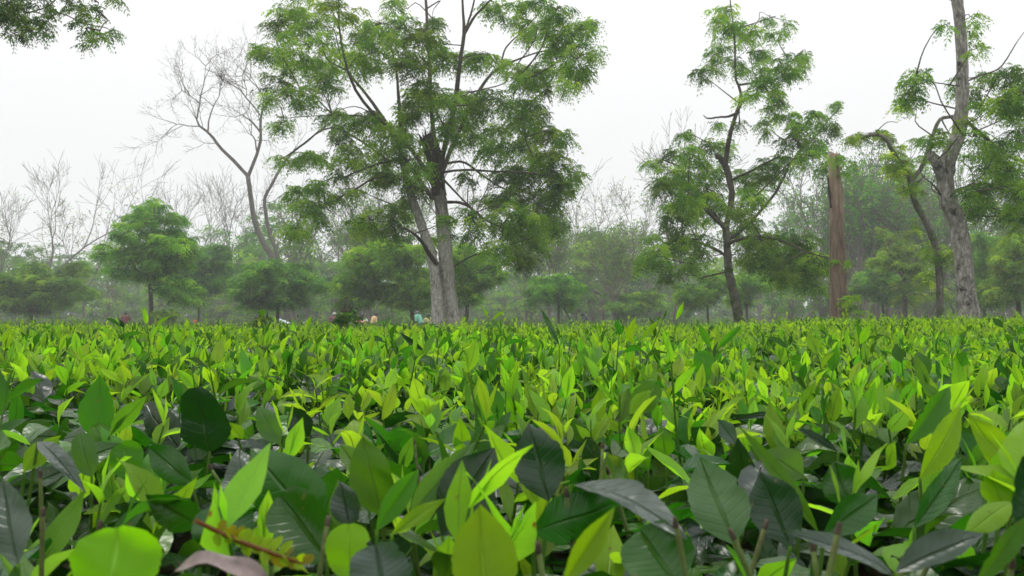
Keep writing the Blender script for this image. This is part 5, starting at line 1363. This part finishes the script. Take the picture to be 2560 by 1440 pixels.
for x, y in zip(xs, ys):
    if not in_view(x, y) or R.random() < .5: continue
    ms, me = STEM_V[R.integers(10)]; a = R.uniform(0, 6.28)
    o = place('cut_stem', ms, (x, y, float(canopy(x, y)) - .085), (math.cos(a), math.sin(a), 0), (R.normal(0, .15), R.normal(0, .15), 1), 1.0)
    link('dried_tip', me, o)

# --- special pieces among the nearest leaves
o = bushes[(0, 0)]
acc = Acc()       # yellowing feather-like leaf with brown specks
q, r = smooth_line([P(487, 1300, .5), P(580, 1345, .5), P(660, 1375, .49), P(755, 1410, .485)], [.0012, .0014, .0012, .0008], 16)
tubes(acc, q[None], r[None], 5, color=(.20, .10, .03))
tt = np.repeat(np.arange(3, 16), 2); sg = np.tile([-1., 1.], 13)
d = norm(np.stack([.8 * np.ones(26), sg * .5, sg * .75 + .1], -1) + R.standard_normal((26, 3)) * .25)
cc = np.where(R.random((26, 1)) < .2, np.array([[.22, .20, .015]]), np.array([[.22, .36, .012]]))
leaf_batch(acc, q[tt], d, R.standard_normal((26, 3)) + np.array([0, -1.5, .5]), R.uniform(.006, .010, 26), R.uniform(.004, .006, 26), .3, .3, .05, 3, 2, PROF_ROUND, cc)
child('yellow_feather_leaf', acc, M['tea_new'], owner(-.13, .5))
M['dry_leaf'] = plain('dried_curled_leaf', (.17, .13, .12), .6, .5, 120, .5)
acc = Acc()       # curled dry leaf at the lower left
leaf_batch(acc, P(425, 1440, .44), P(600, 1360, .43) - P(425, 1440, .44), (.1, -.35, 1), .052, .017, 1.15, .9, .12, 12, 4, PROF_MATURE, (.2, .16, .15))
child('curled_dry_leaf', acc, M['dry_leaf'], owner(-.14, .44))

# --- the rest of each foreground bush: deeper leaves, off-view leaves and a dark sheet coloured as the shade inside, with stems
M['inside'] = plain('inner_shade_and_twigs', (.035, .032, .018), 1, .5, 25, 0)
for (c, r), b in bushes.items():
    x0, x1 = (c - .5) * CELL, (c + .5) * CELL; y0, y1 = ROW0 + r * CELL, ROW0 + (r + 1) * CELL
    if r == 0: y0 = -.1
    acc = Acc()
    xs, ys = scatter(x0, x1, y0, y1, 620)
    zz = canopy(xs, ys) + R.uniform(-.16, -.05, len(xs))
    k = ~((ys < .4) & (zz > CAMZ - .2))
    old_leaves(acc, np.stack([xs, ys, zz], -1)[k], 3, 2, elo=-.6, ehi=.6)
    xs, ys = scatter(x0, x1, y0, y1, 500); k = ~in_view(xs, ys) & (ys > .45) if r < 2 else ~in_view(xs, ys)
    xs, ys = xs[k], ys[k]
    if len(xs): old_leaves(acc, np.stack([xs, ys, canopy(xs, ys) + R.uniform(-.07, 0, len(xs))], -1), 3, 2)
    xs, ys = scatter(x0, x1, y0, y1, 460)
    k = (~in_view(xs, ys) | (ys > 4.4)) & (R.random(len(xs)) < shoot_density(xs, ys)) & (ys > .5)
    child('foliage', acc, M['tea_old'], b, 'stuff')
    xs, ys = xs[k], ys[k]
    if len(xs):
        acc = Acc()
        shoot_leaves(acc, np.stack([xs, ys, canopy(xs, ys) + R.uniform(-.055, -.01, len(xs))], -1), 3, 2, R.uniform(.8, 1.25, len(xs)))
        child('shoot_tips', acc, M['tea_new'], b, 'stuff')
    if r >= 1:
        acc = Acc()
        xs, ys = scatter(x0, x1, max(y0, 2.1), y1, 330)
        if len(xs):
            old_leaves(acc, np.stack([xs, ys, canopy(xs, ys) + R.uniform(-.08, -.0, len(xs))], -1), 4, 2)
            child('top_leaves', acc, M['tea_old'], b, 'stuff')
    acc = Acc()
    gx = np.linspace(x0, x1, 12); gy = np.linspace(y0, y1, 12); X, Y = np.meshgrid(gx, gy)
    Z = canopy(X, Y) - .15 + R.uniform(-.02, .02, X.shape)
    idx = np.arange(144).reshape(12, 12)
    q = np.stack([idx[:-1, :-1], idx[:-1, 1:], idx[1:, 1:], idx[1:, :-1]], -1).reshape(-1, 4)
    acc.add(np.stack([X, Y, Z], -1).reshape(-1, 3), q=q)  # dark sheet whose colour stands for the shade inside the bush
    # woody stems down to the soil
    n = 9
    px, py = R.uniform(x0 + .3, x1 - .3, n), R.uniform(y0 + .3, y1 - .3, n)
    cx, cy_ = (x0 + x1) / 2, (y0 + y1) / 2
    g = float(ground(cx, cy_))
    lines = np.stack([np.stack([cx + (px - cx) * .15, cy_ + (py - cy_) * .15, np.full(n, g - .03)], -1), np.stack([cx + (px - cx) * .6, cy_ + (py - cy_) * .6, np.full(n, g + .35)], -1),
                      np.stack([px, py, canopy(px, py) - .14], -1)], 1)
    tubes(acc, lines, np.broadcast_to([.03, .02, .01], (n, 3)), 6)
    child('shade_sheet_and_branches', acc, M['inside'], b, 'stuff')

# --- the tea beds beyond and beside the foreground bushes
acc_o, acc_n = Acc(), Acc()
Y4 = ROW0 + NROW * CELL
def strip(y0, y1, wide, per_new, per_old, rn, cn, sc, tone=1.0, stems=False, nl=(3, 4)):
    xs, ys = scatter(-.53 * y1 - wide, .53 * y1 + wide, y0, y1, per_new)
    k = (np.abs(xs) < .53 * ys + wide) & (R.random(len(xs)) < shoot_density(xs, ys)); xs, ys = xs[k], ys[k]
    s0 = R.uniform(.8, 1.3, len(xs)) * sc
    shoot_leaves(acc_n, np.stack([xs, ys, canopy(xs, ys) + R.uniform(-.05, .0, len(xs))], -1), rn, cn, s0, stems, nl)
    xs, ys = scatter(-.53 * y1 - wide, .53 * y1 + wide, y0, y1, per_old)
    k = np.abs(xs) < .53 * ys + wide; xs, ys = xs[k], ys[k]
    old_leaves(acc_o, np.stack([xs, ys, canopy(xs, ys) + R.uniform(-.08, .01, len(xs))], -1), rn, cn, size=sc * .85, cols_=old_col(len(xs)))
strip(Y4, 8.0, .8, 380, 260, 3, 2, 1.0)
strip(8.0, 12.0, 1.2, 250, 120, 2, 2, 1.15)
strip(12.0, 16.0, 2.0, 110, 70, 2, 1, 1.5, nl=(3, 3))
strip(16.0, 24.0, 3.0, 26, 50, 1, 1, 1.7, nl=(2, 3))
o = link('tea_field', acc_n.mesh('tea_field', M['tea_new'])); tag(o, 'lime green tea shoots of the bed reaching from the foreground to the large trees', 'tea field', kind='stuff')
o = link('tea_field_leaves', acc_o.mesh('tea_field_leaves', M['tea_old'])); tag(o, 'dark old leaves under the lime shoots of the middle bed', 'tea leaves', kind='stuff')

# far beds: plucked tables, duller, clump by clump
acc = Acc()
for y0, y1, per, sz in ((24, 40, 34, .16), (40, 70, 11, .26), (70, 120, 3.5, .45), (120, 200, .9, .8)):
    xs, ys = scatter(-.56 * y1 - 4, .56 * y1 + 4, y0, y1, per)
    k = np.abs(xs) < .56 * ys + 4; xs, ys = xs[k], ys[k]
    rowgap = (np.abs(((ys * .97 + xs * .25) % 14) - 7) > 6.3) | (np.abs(((xs * .97 - ys * .25) % 22) - 11) > 10.3)
    k = ~rowgap; xs, ys = xs[k], ys[k]; n = len(xs)
    d = dirs(n, .1, 1.2); L = R.uniform(.6, 1.2, n) * sz
    c = np.array([[.075, .145, .028]]) * R.uniform(.55, 1.35, (n, 1)) * np.where(xs > .16 * ys + 1.0, 1.25, .9)[:, None]
    z = canopy(xs, ys) + R.uniform(-.5, .1, n) * sz
    leaf_batch(acc, np.stack([xs, ys, z], -1), d, up_normal(d, .5), L, L * .5, .6, .3, .05, 2, 1, PROF_ROUND, c)
o = link('far_tea_beds', acc.mesh('far_tea_beds', M['far_leaf'])); tag(o, 'dull green plucked tea beds stretching to the woods beyond the pickers', 'tea beds', kind='stuff')
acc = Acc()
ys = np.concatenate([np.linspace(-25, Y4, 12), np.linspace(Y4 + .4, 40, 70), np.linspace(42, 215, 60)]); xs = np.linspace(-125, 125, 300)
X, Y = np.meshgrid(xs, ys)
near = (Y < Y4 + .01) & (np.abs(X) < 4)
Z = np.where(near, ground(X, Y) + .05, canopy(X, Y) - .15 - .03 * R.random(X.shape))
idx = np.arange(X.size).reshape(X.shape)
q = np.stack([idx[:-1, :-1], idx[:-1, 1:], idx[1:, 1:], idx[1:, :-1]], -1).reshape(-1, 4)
acc.add(np.stack([X, Y, Z], -1).reshape(-1, 3), q=q, c=(.04, .07, .018))  # continuous sheet under the leaves, coloured dark as the shade between them
o = link('tea_bed_shade_sheet', acc.mesh('tea_bed_shade_sheet', plain('tea_bed_inner_shade', (.035, .05, .018), 1, .4, 4, 0))); tag(o, 'dark sheet standing for the shade inside the tea beds under the leaves', 'tea beds', kind='stuff')
